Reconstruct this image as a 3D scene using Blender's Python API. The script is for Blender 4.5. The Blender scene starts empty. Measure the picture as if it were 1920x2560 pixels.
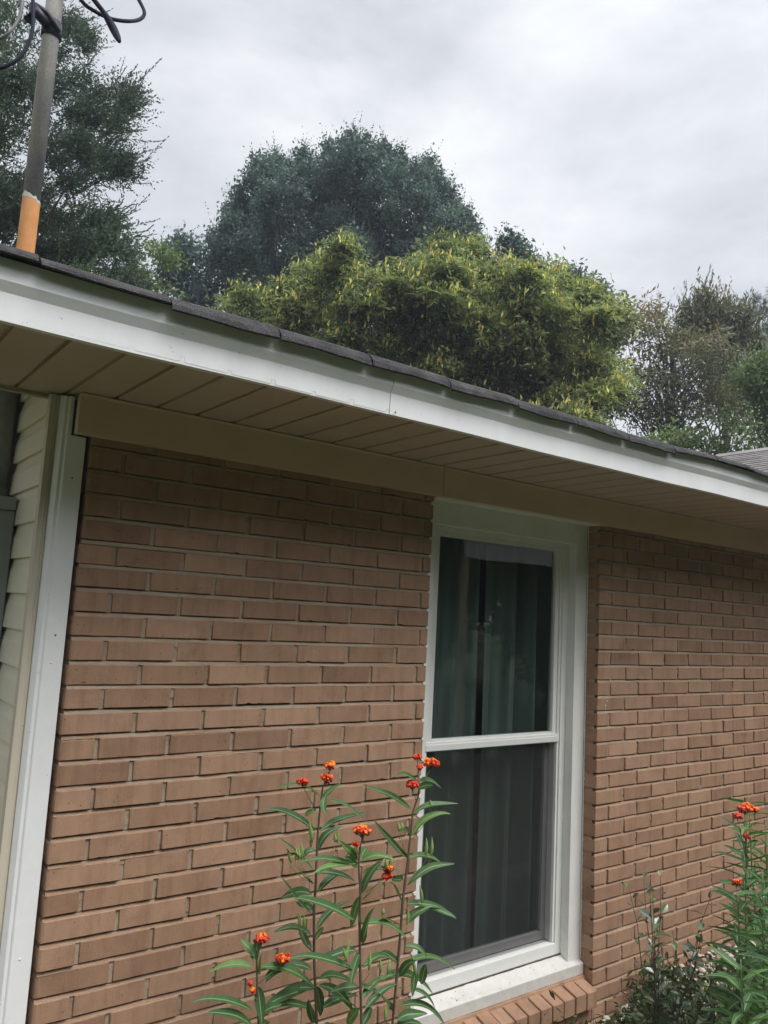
import bpy, math, random
import numpy as np
from mathutils import Vector, Matrix
random.seed(7); rng = np.random.default_rng(7)
scene = bpy.context.scene
col = scene.collection

# ------------------------------------------------------------------ camera
CAM = np.array([-0.74611822, -2.28905774, -0.50618317])
RIGHT = np.array([0.79663217, -0.602121, 0.05317409])
DOWN = np.array([0.12004673, 0.07138129, -0.99019871])
FWD = np.array([0.59242381, 0.79520753, 0.12914729])
FPX = 1970.855
cd = bpy.data.cameras.new('camera'); cam = bpy.data.objects.new('camera', cd); col.objects.link(cam)
cam.matrix_world = Matrix([[RIGHT[0], -DOWN[0], -FWD[0], CAM[0]], [RIGHT[1], -DOWN[1], -FWD[1], CAM[1]],
                    [RIGHT[2], -DOWN[2], -FWD[2], CAM[2]], [0, 0, 0, 1]])
cd.sensor_fit = 'HORIZONTAL'; cd.sensor_width = 36.0; cd.lens = 36.0 * FPX / 1920
cd.clip_start = 0.05; cd.clip_end = 2000
scene.camera = cam

def ray(px, py):
    return RIGHT * ((px - 960) / FPX) + DOWN * ((py - 1280) / FPX) + FWD
def atY(px, py, Y):
    d = ray(px, py); return CAM + d * ((Y - CAM[1]) / d[1])
def atD(px, py, D):
    d = ray(px, py); return CAM + d * D

# ------------------------------------------------------------------ light
SUN_EL, SUN_AZ = math.radians(57), math.radians(158)   # azimuth from +Y towards +X: behind the viewer, a little right
SUN_DIR = Vector((math.sin(SUN_AZ) * math.cos(SUN_EL), math.cos(SUN_AZ) * math.cos(SUN_EL), math.sin(SUN_EL)))
world = bpy.data.worlds.new("World"); scene.world = world; world.use_nodes = True
nt = world.node_tree; N = nt.nodes; L = nt.links
for n in list(N): N.remove(n)
def wn(t, **k):
    n = N.new(t)
    for a, b in k.items(): setattr(n, a, b)
    return n
out = wn('ShaderNodeOutputWorld'); bg = wn('ShaderNodeBackground')
sky = wn('ShaderNodeTexSky', sky_type='NISHITA', sun_disc=False)
sky.sun_elevation = SUN_EL; sky.sun_rotation = SUN_AZ
tc = wn('ShaderNodeTexCoord')
mp = wn('ShaderNodeMapping'); mp.inputs['Scale'].default_value = (1.0, 1.0, 1.8); mp.inputs['Rotation'].default_value = (0.5, -0.9, 0.5)
n1 = wn('ShaderNodeTexNoise'); n1.inputs['Scale'].default_value = 3.0; n1.inputs['Detail'].default_value = 7; n1.inputs['Roughness'].default_value = 0.56; n1.inputs['Distortion'].default_value = 0.22
L.new(tc.outputs['Generated'], mp.inputs['Vector']); L.new(mp.outputs['Vector'], n1.inputs['Vector'])
cr = wn('ShaderNodeValToRGB'); e = cr.color_ramp.elements
e[0].position = 0.34; e[0].color = (0.43, 0.45, 0.49, 1); e[1].position = 0.68; e[1].color = (0.75, 0.76, 0.77, 1)
m = e.new(0.5); m.color = (0.565, 0.58, 0.61, 1)
L.new(n1.outputs['Fac'], cr.inputs['Fac'])
# brighter cloud round the hidden sun
dp = wn('ShaderNodeVectorMath', operation='DOT_PRODUCT'); dp.inputs[1].default_value = SUN_DIR
L.new(tc.outputs['Generated'], dp.inputs[0])
mr = wn('ShaderNodeMapRange'); mr.interpolation_type = 'SMOOTHSTEP'
mr.inputs['From Min'].default_value = 0.35; mr.inputs['From Max'].default_value = 1.0; mr.inputs['To Min'].default_value = 1.0; mr.inputs['To Max'].default_value = 3.0
L.new(dp.outputs['Value'], mr.inputs['Value'])
mul = wn('ShaderNodeVectorMath', operation='SCALE'); L.new(cr.outputs['Color'], mul.inputs[0]); L.new(mr.outputs['Result'], mul.inputs['Scale'])
sk = wn('ShaderNodeVectorMath', operation='SCALE'); L.new(sky.outputs['Color'], sk.inputs[0]); sk.inputs['Scale'].default_value = 0.012
ad = wn('ShaderNodeVectorMath', operation='ADD'); L.new(mul.outputs['Vector'], ad.inputs[0]); L.new(sk.outputs['Vector'], ad.inputs[1])
L.new(ad.outputs['Vector'], bg.inputs['Color']); bg.inputs['Strength'].default_value = 0.77
L.new(bg.outputs['Background'], out.inputs['Surface'])

sd = bpy.data.lights.new('sun', 'SUN'); sun = bpy.data.objects.new('sun', sd); col.objects.link(sun)
sd.energy = 1.5; sd.angle = math.radians(26); sd.color = (1.0, 0.965, 0.91)
sun.rotation_euler = (-SUN_DIR).to_track_quat('-Z', 'Y').to_euler()
scene.view_settings.view_transform = 'Standard'; scene.view_settings.look = 'None'
scene.view_settings.exposure = 0.74; scene.view_settings.gamma = 1.0; scene.view_settings.use_curve_mapping = False
scene.render.film_transparent = False

# ------------------------------------------------------------------ materials
def lin(r, g, b):
    f = lambda c: ((c / 255 + 0.055) / 1.055) ** 2.4 if c > 10 else c / 255 / 12.92
    return (f(r), f(g), f(b), 1)
class Mat:
    def __init__(s, name, rough=0.6, spec=0.5, metal=0.0):
        s.m = bpy.data.materials.new(name); s.m.use_nodes = True; s.nt = s.m.node_tree
        s.b = s.nt.nodes['Principled BSDF']; s.out = s.nt.nodes['Material Output']
        s.b.inputs['Roughness'].default_value = rough; s.b.inputs['Specular IOR Level'].default_value = spec; s.b.inputs['Metallic'].default_value = metal
    def n(s, t, **k):
        n = s.nt.nodes.new(t)
        for a, b in k.items():
            if a in n.inputs: n.inputs[a].default_value = b
            else: setattr(n, a, b)
        return n
    def l(s, a, b): s.nt.links.new(a, b)
    def noise(s, scale, detail=3, rough=0.55, stretch=None, coord='Object', dist=0.0):
        t = s.n('ShaderNodeTexCoord'); v = t.outputs[coord]
        if stretch:
            mp = s.n('ShaderNodeMapping'); mp.inputs['Scale'].default_value = stretch; s.l(v, mp.inputs['Vector']); v = mp.outputs['Vector']
        nn = s.n('ShaderNodeTexNoise'); nn.inputs['Scale'].default_value = scale; nn.inputs['Detail'].default_value = detail
        nn.inputs['Roughness'].default_value = rough; nn.inputs['Distortion'].default_value = dist; s.l(v, nn.inputs['Vector']); return nn.outputs['Fac']
    def ramp(s, fac, stops):
        r = s.n('ShaderNodeValToRGB'); el = r.color_ramp.elements
        el[0].position, el[0].color = stops[0]; el[1].position, el[1].color = stops[-1]
        for p, c in stops[1:-1]:
            x = el.new(p); x.color = c
        s.l(fac, r.inputs['Fac']); return r.outputs['Color']
    def mix(s, fac, a, b, mode='MIX'):
        x = s.n('ShaderNodeMix'); x.data_type = 'RGBA'; x.blend_type = mode
        for val, sock in ((fac, x.inputs[0]), (a, x.inputs[6]), (b, x.inputs[7])):
            if hasattr(val, 'is_linked') or isinstance(val, bpy.types.NodeSocket): s.l(val, sock)
            else: sock.default_value = val
        return x.outputs[2]
    def col(s, c):
        if isinstance(c, bpy.types.NodeSocket): s.l(c, s.b.inputs['Base Color'])
        else: s.b.inputs['Base Color'].default_value = c
        return s
    def bump(s, fac, strength=0.3, dist=0.002):
        bp = s.n('ShaderNodeBump'); bp.inputs['Strength'].default_value = strength; bp.inputs['Distance'].default_value = dist
        if s.b.inputs['Normal'].is_linked: s.l(s.b.inputs['Normal'].links[0].from_socket, bp.inputs['Normal'])
        s.l(fac, bp.inputs['Height']); s.l(bp.outputs['Normal'], s.b.inputs['Normal']); return s

def g(v, a=0.0): return (v, v, v, 1)
M = {}
# painted brick
m = Mat('painted_brick', 0.82, 0.25)
at = m.n('ShaderNodeAttribute'); at.attribute_name = 'tone'
base = m.ramp(at.outputs['Fac'], [(0.0, (0.318, 0.188, 0.121, 1)), (0.5, (0.384, 0.233, 0.152, 1)), (1.0, (0.436, 0.270, 0.181, 1))])
sp = m.ramp(m.noise(9, 6, 0.68, dist=.6), [(0.28, (0.80, 0.78, 0.76, 1)), (0.5, (1, 1, 1, 1)), (0.72, (1.13, 1.12, 1.10, 1))])
st = m.ramp(m.noise(7, 4, 0.6, (3.5, 1, 0.35)), [(0.34, (0.84, 0.82, 0.80, 1)), (0.52, (1, 1, 1, 1))]); sp = m.mix(1.0, sp, st, 'MULTIPLY')
base = m.mix(1.0, base, sp, 'MULTIPLY')
pit = m.ramp(m.noise(120, 3, 0.6), [(0.285, g(0.22)), (0.335, g(1))])
base = m.mix(1.0, base, pit, 'MULTIPLY')
fine = m.ramp(m.noise(420, 2, 0.6), [(0.25, g(0.8)), (0.75, g(1.14))]); base = m.mix(0.55, base, fine, 'MULTIPLY')
m.col(base); m.bump(m.noise(60, 4, 0.6, (1.0, 1.0, 0.25)), 0.55, 0.003).bump(m.noise(230, 3, 0.7), 0.7, 0.0014); M['brick'] = m.m
# mortar: sandy grey, brick paint on much of it
m = Mat('mortar', 0.95, 0.15)
tz = m.n('ShaderNodeTexCoord'); sz = m.n('ShaderNodeSeparateXYZ'); m.l(tz.outputs['Object'], sz.inputs[0]); mz = m.n('ShaderNodeMapRange'); m.l(sz.outputs['Z'], mz.inputs['Value'])
mz.inputs['From Min'].default_value = -0.1; mz.inputs['From Max'].default_value = -1.3; mz.inputs['To Min'].default_value = 0.34; mz.inputs['To Max'].default_value = 0.66
ad_ = m.n('ShaderNodeMath', operation='ADD'); m.l(mz.outputs[0], ad_.inputs[0]); m.l(m.noise(3.2, 5, 0.65), ad_.inputs[1]); hf = m.n('ShaderNodeMath', operation='MULTIPLY'); m.l(ad_.outputs[0], hf.inputs[0]); hf.inputs[1].default_value = 0.5
c = m.ramp(hf.outputs[0], [(0.44, (0.45, 0.37, 0.275, 1)), (0.56, (0.385, 0.255, 0.175, 1))])
sand = m.ramp(m.noise(500, 2, 0.7), [(0.3, g(0.62)), (0.7, g(1.2))]); m.col(m.mix(0.8, c, sand, 'MULTIPLY'))
m.bump(m.noise(330, 3, 0.7), 0.9, 0.002); M['mortar'] = m.m
m = Mat('head_mortar', 0.95, 0.15)
c = m.ramp(m.noise(2.6, 4, 0.6), [(0.44, (0.48, 0.385, 0.285, 1)), (0.64, (0.375, 0.25, 0.17, 1))])
sand = m.ramp(m.noise(500, 2, 0.7), [(0.3, g(0.55)), (0.7, g(1.2))]); m.col(m.mix(0.8, c, sand, 'MULTIPLY'))
m.bump(m.noise(330, 3, 0.7), 1.0, 0.0022); M['head_mortar'] = m.m
def painted(name, c, rough=0.45, dirt=0.10, spec=0.4, scale=7, bump=0.05, stretch=None):
    m = Mat(name, rough, spec)
    d = m.ramp(m.noise(scale, 6, 0.65, stretch), [(0.30, tuple(x * (1 - 1.6 * dirt) for x in c[:3]) + (1,)), (0.62, c)])
    sp = m.ramp(m.noise(95, 2, 0.5), [(0.235, g(0.45)), (0.27, g(1))]); m.col(m.mix(0.6, d, sp, 'MULTIPLY'))
    m.bump(m.noise(35, 3), bump, 0.002); return m.m
M['white_metal'] = painted('white_metal', (0.89, 0.90, 0.905, 1), 0.34, 0.04, scale=4, bump=0.22, stretch=(2.2, 1, .5))
M['white_trim'] = painted('white_trim', (0.80, 0.80, 0.765, 1), 0.5, 0.06)
M['white_vinyl'] = painted('white_vinyl', (0.80, 0.80, 0.775, 1), 0.33, 0.04)
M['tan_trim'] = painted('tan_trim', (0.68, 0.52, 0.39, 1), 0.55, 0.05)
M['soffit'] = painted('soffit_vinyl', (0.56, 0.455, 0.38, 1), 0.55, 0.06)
M['beige_vinyl'] = painted('beige_vinyl', (0.80, 0.75, 0.61, 1), 0.5, 0.04)
M['beige_post'] = painted('beige_post', (0.64, 0.58, 0.47, 1), 0.5, 0.06, stretch=(1, 1, .2))
M['caulk'] = painted('white_caulk', (0.78, 0.78, 0.74, 1), 0.6, 0.06)
M['joint_brown'] = painted('brown_joint_fill', (0.12, 0.095, 0.065, 1), 0.9, 0.3, scale=40)
M['screen_grey'] = painted('screen_grey', (0.34, 0.335, 0.33, 1), 0.55, 0.04)
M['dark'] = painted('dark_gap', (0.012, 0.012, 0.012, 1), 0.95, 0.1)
M['box_grey'] = painted('meter_grey', (0.34, 0.395, 0.43, 1), 0.42, 0.06)
# shingle
m = Mat('shingle', 0.95, 0.2)
c = m.ramp(m.noise(14, 5, 0.65), [(0.32, (0.038, 0.037, 0.040, 1)), (0.66, (0.098, 0.094, 0.096, 1))])
s_ = m.ramp(m.noise(330, 2, 0.8), [(0.32, g(0.35)), (0.55, g(1.0)), (0.72, g(2.3))]); c = m.mix(0.85, c, s_, 'MULTIPLY')
lich = m.ramp(m.noise(11, 6, 0.7), [(0.60, g(0)), (0.72, g(0.55))]); c = m.mix(lich, c, (0.20, 0.21, 0.18, 1))
m.col(c).bump(m.noise(330, 2, 0.8), 1.0, 0.003); M['shingle'] = m.m
m = Mat('far_shingle', 0.95, 0.2)
c = m.ramp(m.noise(3, 5, 0.7), [(0.35, (0.20, 0.19, 0.185, 1)), (0.65, (0.31, 0.295, 0.285, 1))])
m.col(c).bump(m.noise(60, 2, 0.8), 0.6, 0.006); M['far_shingle'] = m.m
# pipe
m = Mat('weathered_pipe', 0.6, 0.4, 0.0)
c = m.ramp(m.noise(6, 5, 0.65, (1, 1, 0.35)), [(0.32, (0.27, 0.27, 0.285, 1)), (0.5, (0.46, 0.43, 0.38, 1)), (0.66, (0.60, 0.56, 0.49, 1))])
s_ = m.ramp(m.noise(160, 2, 0.7), [(0.3, g(0.8)), (0.7, g(1.12))]); m.col(m.mix(1.0, c, s_, 'MULTIPLY')).bump(m.noise(160, 2), 0.3, 0.001); M['pipe'] = m.m
m = Mat('grey_pipe', 0.6, 0.4, 0.0)
m.col(m.ramp(m.noise(9, 5, 0.6), [(0.3, (0.20, 0.21, 0.205, 1)), (0.7, (0.33, 0.34, 0.33, 1))])); M['pipe_grey'] = m.m
m = Mat('orange_paint', 0.75, 0.2)
m.col(m.ramp(m.noise(26, 7, 0.72, (1, 1, .5)), [(0.3, (0.46, 0.20, 0.075, 1)), (0.45, (0.60, 0.275, 0.105, 1)), (0.7, (0.70, 0.35, 0.15, 1))])).bump(m.noise(200, 3), 0.3, 0.001); M['orange'] = m.m
def plain(name, c, rough=0.5, spec=0.5, var=0.15, scale=30, metal=0.0):
    m = Mat(name, rough, spec, metal); m.col(m.ramp(m.noise(scale, 4), [(0.3, tuple(x * (1 - var) for x in c[:3]) + (1,)), (0.7, tuple(x * (1 + var) for x in c[:3]) + (1,))])); return m.m
M['cable'] = plain('cable_black', (0.022, 0.026, 0.042, 1), 0.7, 0.2)
M['cable_grey'] = plain('cable_grey', (0.16, 0.16, 0.15, 1), 0.5)
M['clamp'] = plain('clamp_metal', (0.04, 0.04, 0.055, 1), 0.5, 0.5, 0.3, 30, 0.4)
M['nail'] = plain('nail_head', (0.12, 0.115, 0.11, 1), 0.6)
M['room'] = plain('room_wall', (0.08, 0.085, 0.08, 1), 0.9)
M['drywall'] = plain('house_core', (0.3, 0.28, 0.25, 1), 0.9)
M['far_brick'] = plain('porch_wall', (0.42, 0.19, 0.085, 1), 0.9)
# curtain
m = Mat('curtain_fabric', 0.85, 0.2)
m.col(m.ramp(m.noise(8, 4, 0.6, (1, 1, 0.3)), [(0.3, (0.17, 0.205, 0.19, 1)), (0.7, (0.25, 0.295, 0.275, 1))])).bump(m.noise(700, 2), 0.2, 0.0006); M['curtain'] = m.m
# glass
def glass(name, tint, rough=0.0, refl=1.0):
    m = bpy.data.materials.new(name); m.use_nodes = True; t = m.node_tree
    for n in list(t.nodes): t.nodes.remove(n)
    o = t.nodes.new('ShaderNodeOutputMaterial'); mx = t.nodes.new('ShaderNodeMixShader'); tr = t.nodes.new('ShaderNodeBsdfTransparent'); gl = t.nodes.new('ShaderNodeBsdfGlossy')
    tr.inputs['Color'].default_value = tint; gl.inputs['Roughness'].default_value = rough
    fr = t.nodes.new('ShaderNodeFresnel'); fr.inputs['IOR'].default_value = 1.52
    k = t.nodes.new('ShaderNodeMath'); k.operation = 'MULTIPLY'; k.inputs[1].default_value = refl; geo = t.nodes.new('ShaderNodeNewGeometry'); inv = t.nodes.new('ShaderNodeMath'); inv.operation = 'SUBTRACT'; inv.inputs[0].default_value = 1.0; t.links.new(geo.outputs['Backfacing'], inv.inputs[1]); k0 = t.nodes.new('ShaderNodeMath'); k0.operation = 'MULTIPLY'; t.links.new(fr.outputs[0], k0.inputs[0]); t.links.new(inv.outputs[0], k0.inputs[1]); t.links.new(k0.outputs[0], k.inputs[0])
    # faint waviness of an insulated pane
    tcn = t.nodes.new('ShaderNodeTexCoord'); nz = t.nodes.new('ShaderNodeTexNoise'); nz.inputs['Scale'].default_value = 4; bp = t.nodes.new('ShaderNodeBump'); bp.inputs['Strength'].default_value = 0.06; bp.inputs['Distance'].default_value = 0.01
    t.links.new(tcn.outputs['Object'], nz.inputs['Vector']); t.links.new(nz.outputs['Fac'], bp.inputs['Height']); t.links.new(bp.outputs['Normal'], gl.inputs['Normal'])
    t.links.new(k.outputs[0], mx.inputs[0]); t.links.new(tr.outputs[0], mx.inputs[1]); t.links.new(gl.outputs[0], mx.inputs[2]); t.links.new(mx.outputs[0], o.inputs['Surface']); return m
M['glass'] = glass('window_glass', (0.80, 0.84, 0.83, 1), 0.0, 1.5)
m = bpy.data.materials.new('insect_screen'); m.use_nodes = True; t = m.node_tree
for n in list(t.nodes): t.nodes.remove(n)
o = t.nodes.new('ShaderNodeOutputMaterial'); mx = t.nodes.new('ShaderNodeMixShader'); tr = t.nodes.new('ShaderNodeBsdfTransparent'); df = t.nodes.new('ShaderNodeBsdfDiffuse')
df.inputs['Color'].default_value = (0.05, 0.05, 0.05, 1); mx.inputs[0].default_value = 0.42
t.links.new(tr.outputs[0], mx.inputs[1]); t.links.new(df.outputs[0], mx.inputs[2]); t.links.new(mx.outputs[0], o.inputs['Surface']); M['screen'] = m
# foliage
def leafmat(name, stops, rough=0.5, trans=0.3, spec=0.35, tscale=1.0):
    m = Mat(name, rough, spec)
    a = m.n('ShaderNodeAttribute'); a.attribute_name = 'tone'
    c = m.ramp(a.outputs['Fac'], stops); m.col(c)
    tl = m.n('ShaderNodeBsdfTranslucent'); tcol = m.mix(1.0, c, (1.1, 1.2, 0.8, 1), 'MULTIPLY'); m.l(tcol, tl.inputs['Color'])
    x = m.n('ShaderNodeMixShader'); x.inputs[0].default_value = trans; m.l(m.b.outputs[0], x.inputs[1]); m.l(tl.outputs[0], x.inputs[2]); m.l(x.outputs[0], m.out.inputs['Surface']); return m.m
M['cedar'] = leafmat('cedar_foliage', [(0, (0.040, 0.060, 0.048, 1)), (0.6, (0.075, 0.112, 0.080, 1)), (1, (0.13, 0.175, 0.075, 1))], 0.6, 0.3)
M['oak'] = leafmat('oak_foliage', [(0, (0.026, 0.048, 0.050, 1)), (0.5, (0.066, 0.108, 0.108, 1)), (1, (0.15, 0.22, 0.19, 1))], 0.40, 0.38)  # blue cast of a hazy veil is mixed into these leaf colours
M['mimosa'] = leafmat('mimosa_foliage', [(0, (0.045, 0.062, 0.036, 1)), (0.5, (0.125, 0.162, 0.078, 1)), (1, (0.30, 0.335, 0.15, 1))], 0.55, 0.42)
M['pods'] = leafmat('yellow_pods', [(0, (0.55, 0.30, 0.08, 1)), (0.25, (0.74, 0.66, 0.13, 1)), (1, (0.92, 0.88, 0.28, 1))], 0.5, 0.35)
M['brownleaf'] = leafmat('brown_green_foliage', [(0, (0.075, 0.075, 0.045, 1)), (0.5, (0.135, 0.15, 0.085, 1)), (0.85, (0.20, 0.215, 0.12, 1)), (1, (0.27, 0.18, 0.10, 1))], 0.42, 0.3)
M['pine'] = leafmat('pine_foliage', [(0, (0.07, 0.095, 0.085, 1)), (1, (0.14, 0.17, 0.145, 1))], 0.5, 0.15)
M['bush'] = leafmat('bush_foliage', [(0, (0.085, 0.125, 0.045, 1)), (0.6, (0.15, 0.21, 0.08, 1)), (1, (0.24, 0.31, 0.13, 1))], 0.42, 0.4)
M['back'] = leafmat('garden_foliage', [(0, (0.03, 0.05, 0.02, 1)), (1, (0.10, 0.15, 0.055, 1))], 0.5, 0.3)
M['bark'] = plain('bark', (0.075, 0.062, 0.052, 1), 0.9, 0.2, 0.35, 25)
m = Mat('milkweed_leaf', 0.46, 0.4)
a = m.n('ShaderNodeAttribute'); a.attribute_name = 'tone'
c = m.ramp(a.outputs['Fac'], [(0, (0.050, 0.115, 0.048, 1)), (0.55, (0.078, 0.165, 0.055, 1)), (1, (0.15, 0.27, 0.075, 1))])
c = m.mix(0.5, c, m.ramp(m.noise(90, 4), [(0.3, g(0.75)), (0.7, g(1.2))]), 'MULTIPLY')
rb = m.n('ShaderNodeAttribute'); rb.attribute_name = 'rib'
c = m.mix(rb.outputs['Fac'], c, (0.30, 0.42, 0.22, 1)); m.col(c)
tl = m.n('ShaderNodeBsdfTranslucent'); m.l(m.mix(1.0, c, (1.3, 1.4, 0.7, 1), 'MULTIPLY'), tl.inputs['Color'])
x = m.n('ShaderNodeMixShader'); x.inputs[0].default_value = 0.28; m.l(m.b.outputs[0], x.inputs[1]); m.l(tl.outputs[0], x.inputs[2]); m.l(x.outputs[0], m.out.inputs['Surface']); M['mleaf'] = m.m
M['mstem'] = plain('milkweed_stem', (0.115, 0.085, 0.060, 1), 0.6, 0.3, 0.3, 20)
M['mstem_green'] = plain('milkweed_green_stem', (0.13, 0.19, 0.06, 1), 0.55)
M['pod'] = plain('seed_pod', (0.22, 0.33, 0.10, 1), 0.5, 0.4, 0.2, 80)
M['fl_orange'] = plain('flower_orange', (0.88, 0.24, 0.015, 1), 0.5, 0.3, 0.12, 200)
M['fl_red'] = plain('flower_red', (0.66, 0.06, 0.03, 1), 0.5, 0.3, 0.2, 200)
M['fl_bud'] = plain('flower_bud', (0.28, 0.025, 0.04, 1), 0.45, 0.4, 0.2, 200)
M['holly'] = leafmat('glossy_leaf', [(0, (0.050, 0.075, 0.045, 1)), (0.6, (0.105, 0.145, 0.08, 1)), (1, (0.24, 0.31, 0.12, 1))], 0.22, 0.18, 0.8)
M['holly_stem'] = plain('shrub_stem', (0.07, 0.055, 0.04, 1), 0.8)
M['weed'] = leafmat('weed_leaf', [(0, (0.03, 0.055, 0.02, 1)), (0.7, (0.06, 0.10, 0.033, 1)), (1, (0.13, 0.18, 0.06, 1))], 0.5, 0.25)
m = Mat('soil', 0.95, 0.2); m.col(m.ramp(m.noise(9, 8, 0.7), [(0.3, (0.05, 0.036, 0.024, 1)), (0.7, (0.13, 0.095, 0.065, 1))])).bump(m.noise(60, 5), 0.8, 0.02); M['soil'] = m.m
m = Mat('lawn', 0.9, 0.2); m.col(m.ramp(m.noise(1.5, 9, 0.75), [(0.3, (0.03, 0.045, 0.015, 1)), (0.7, (0.09, 0.12, 0.04, 1))])).bump(m.noise(50, 5), 0.9, 0.03); M['lawn'] = m.m
m = Mat('pebble', 0.75, 0.3); a = m.n('ShaderNodeAttribute'); a.attribute_name = 'tone'
c = m.ramp(a.outputs['Fac'], [(0, (0.26, 0.17, 0.12, 1)), (0.35, (0.42, 0.34, 0.26, 1)), (1, (0.66, 0.61, 0.53, 1))])
m.col(m.mix(0.6, c, m.ramp(m.noise(60, 4), [(0.3, g(0.7)), (0.7, g(1.1))]), 'MULTIPLY')); M['pebble'] = m.m

# ------------------------------------------------------------------ helpers
def tag(o, label=None, cat=None, group=None, kind=None):
    if label: o['label'] = label
    if cat: o['category'] = cat
    if group: o['group'] = group
    if kind: o['kind'] = kind
    return o
def empty(name, loc=(0, 0, 0)):
    o = bpy.data.objects.new(name, None); o.empty_display_size = 0.1; o.location = loc; col.objects.link(o); return o
class MB:
    def __init__(s): s.v = []; s.f = []; s.mi = []; s.tone = []; s.sm = []
    def face(s, pts, mi=0, tone=0.5, sm=False):
        b = len(s.v); s.v += [tuple(p) for p in pts]; s.f.append(tuple(range(b, b + len(pts)))); s.mi.append(mi); s.tone.append(tone); s.sm.append(sm)
    def add(s, vs, fs, mi=0, tone=0.5, sm=False):
        b = len(s.v); s.v += [tuple(p) for p in vs]
        for f in fs: s.f.append(tuple(b + i for i in f)); s.mi.append(mi); s.tone.append(tone); s.sm.append(sm)
    def box(s, x0, x1, y0, y1, z0, z1, mi=0, tone=0.5):
        s.add([(x0, y0, z0), (x1, y0, z0), (x1, y1, z0), (x0, y1, z0), (x0, y0, z1), (x1, y0, z1), (x1, y1, z1), (x0, y1, z1)],
              [(0, 3, 2, 1), (4, 5, 6, 7), (0, 1, 5, 4), (1, 2, 6, 5), (2, 3, 7, 6), (3, 0, 4, 7)], mi, tone)
    def prism_x(s, prof, x0, x1, mi=0, tone=0.5, n=1, fn=None):
        """profile of (y,z) swept along X, closed; optional fn(x)->(dy,dz)"""
        xs = [x0 + (x1 - x0) * i / n for i in range(n + 1)]; k = len(prof); vs = []
        for x in xs:
            d = fn(x) if fn else (0, 0)
            vs += [(x, y + d[0], z + d[1]) for y, z in prof]
        fs = []
        for i in range(n):
            for j in range(k):
                a = i * k + j; b = i * k + (j + 1) % k; fs.append((a, a + k, b + k, b))
        fs.append(tuple(range(k))); fs.append(tuple(reversed(range(n * k, n * k + k)))); s.add(vs, fs, mi, tone)
    def prism_z(s, prof, z0, z1, mi=0, tone=0.5):
        k = len(prof); vs = [(x, y, z0) for x, y in prof] + [(x, y, z1) for x, y in prof]
        fs = [(j, (j + 1) % k, (j + 1) % k + k, j + k) for j in range(k)] + [tuple(reversed(range(k))), tuple(range(k, 2 * k))]; s.add(vs, fs, mi, tone)
    def tube(s, pts, rad, seg=8, mi=0, tone=0.5, cap=True):
        pts = [np.array(p, float) for p in pts]
        if not hasattr(rad, '__len__'): rad = [rad] * len(pts)
        rings = []; up = np.array([0.3, 0.2, 1.0]); vs = []
        for i, p in enumerate(pts):
            d = pts[min(i + 1, len(pts) - 1)] - pts[max(i - 1, 0)]; d = d / (np.linalg.norm(d) + 1e-9)
            a = np.cross(d, up)
            if np.linalg.norm(a) < 1e-3: a = np.cross(d, np.array([1, 0, 0.]))
            a /= np.linalg.norm(a); b = np.cross(d, a); up = b if i else up; up = np.cross(a, d) if i else up
            for k in range(seg):
                t = 2 * math.pi * k / seg; vs.append(p + (a * math.cos(t) + b * math.sin(t)) * rad[i])
            up = -b if np.dot(-b, np.array([0.3, 0.2, 1.0])) > 0 else b
            up = np.array([0.3, 0.2, 1.0])
        fs = []
        for i in range(len(pts) - 1):
            for k in range(seg):
                a = i * seg + k; b = i * seg + (k + 1) % seg; fs.append((a, b, b + seg, a + seg))
        if cap: fs.append(tuple(reversed(range(seg)))); n = (len(pts) - 1) * seg; fs.append(tuple(range(n, n + seg)))
        s.add(vs, fs, mi, tone, True)
    def ball(s, c, r, mi=0, tone=0.5, sx=1, sy=1, sz=1, seg=6, rings=4, jit=0.0):
        vs = [(c[0], c[1], c[2] + r * sz)]
        for i in range(1, rings):
            ph = math.pi * i / rings
            for k in range(seg):
                t = 2 * math.pi * k / seg + i * 0.4; q = r * (1 + random.uniform(-jit, jit))
                vs.append((c[0] + q * sx * math.sin(ph) * math.cos(t), c[1] + q * sy * math.sin(ph) * math.sin(t), c[2] + q * sz * math.cos(ph)))
        vs.append((c[0], c[1], c[2] - r * sz)); fs = []
        for k in range(seg): fs.append((0, 1 + k, 1 + (k + 1) % seg))
        for i in range(rings - 2):
            for k in range(seg):
                a = 1 + i * seg + k; b = 1 + i * seg + (k + 1) % seg; fs.append((a, a + seg, b + seg, b))
        n = 1 + (rings - 2) * seg
        for k in range(seg): fs.append((n + k, len(vs) - 1, n + (k + 1) % seg))
        s.add(vs, fs, mi, tone, True)
    def build(s, name, mats, parent=None, bevel=0):
        me = bpy.data.meshes.new(name); me.from_pydata([tuple(map(float, v)) for v in s.v], [], s.f)
        if not isinstance(mats, (list, tuple)): mats = [mats]
        for mm in mats: me.materials.append(mm)
        me.polygons.foreach_set('material_index', s.mi); me.polygons.foreach_set('use_smooth', s.sm)
        a = me.attributes.new('tone', 'FLOAT', 'FACE'); a.data.foreach_set('value', s.tone); me.update()
        o = bpy.data.objects.new(name, me); col.objects.link(o)
        if parent: o.parent = parent; o.matrix_parent_inverse = parent.matrix_world.inverted() if False else o.matrix_parent_inverse
        if parent is not None:
            # parent empties carry only a location: keep the world coordinates
            off = world_loc(parent)
            if off.length > 0: me.transform(__import__('mathutils').Matrix.Translation(-off))
        if bevel:
            b = o.modifiers.new('bevel', 'BEVEL'); b.width = bevel; b.segments = 2; b.limit_method = 'ANGLE'; b.angle_limit = math.radians(40)
        return o
def world_loc(o):
    v = Vector(o.location)
    while o.parent: o = o.parent; v += Vector(o.location)
    return v

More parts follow.
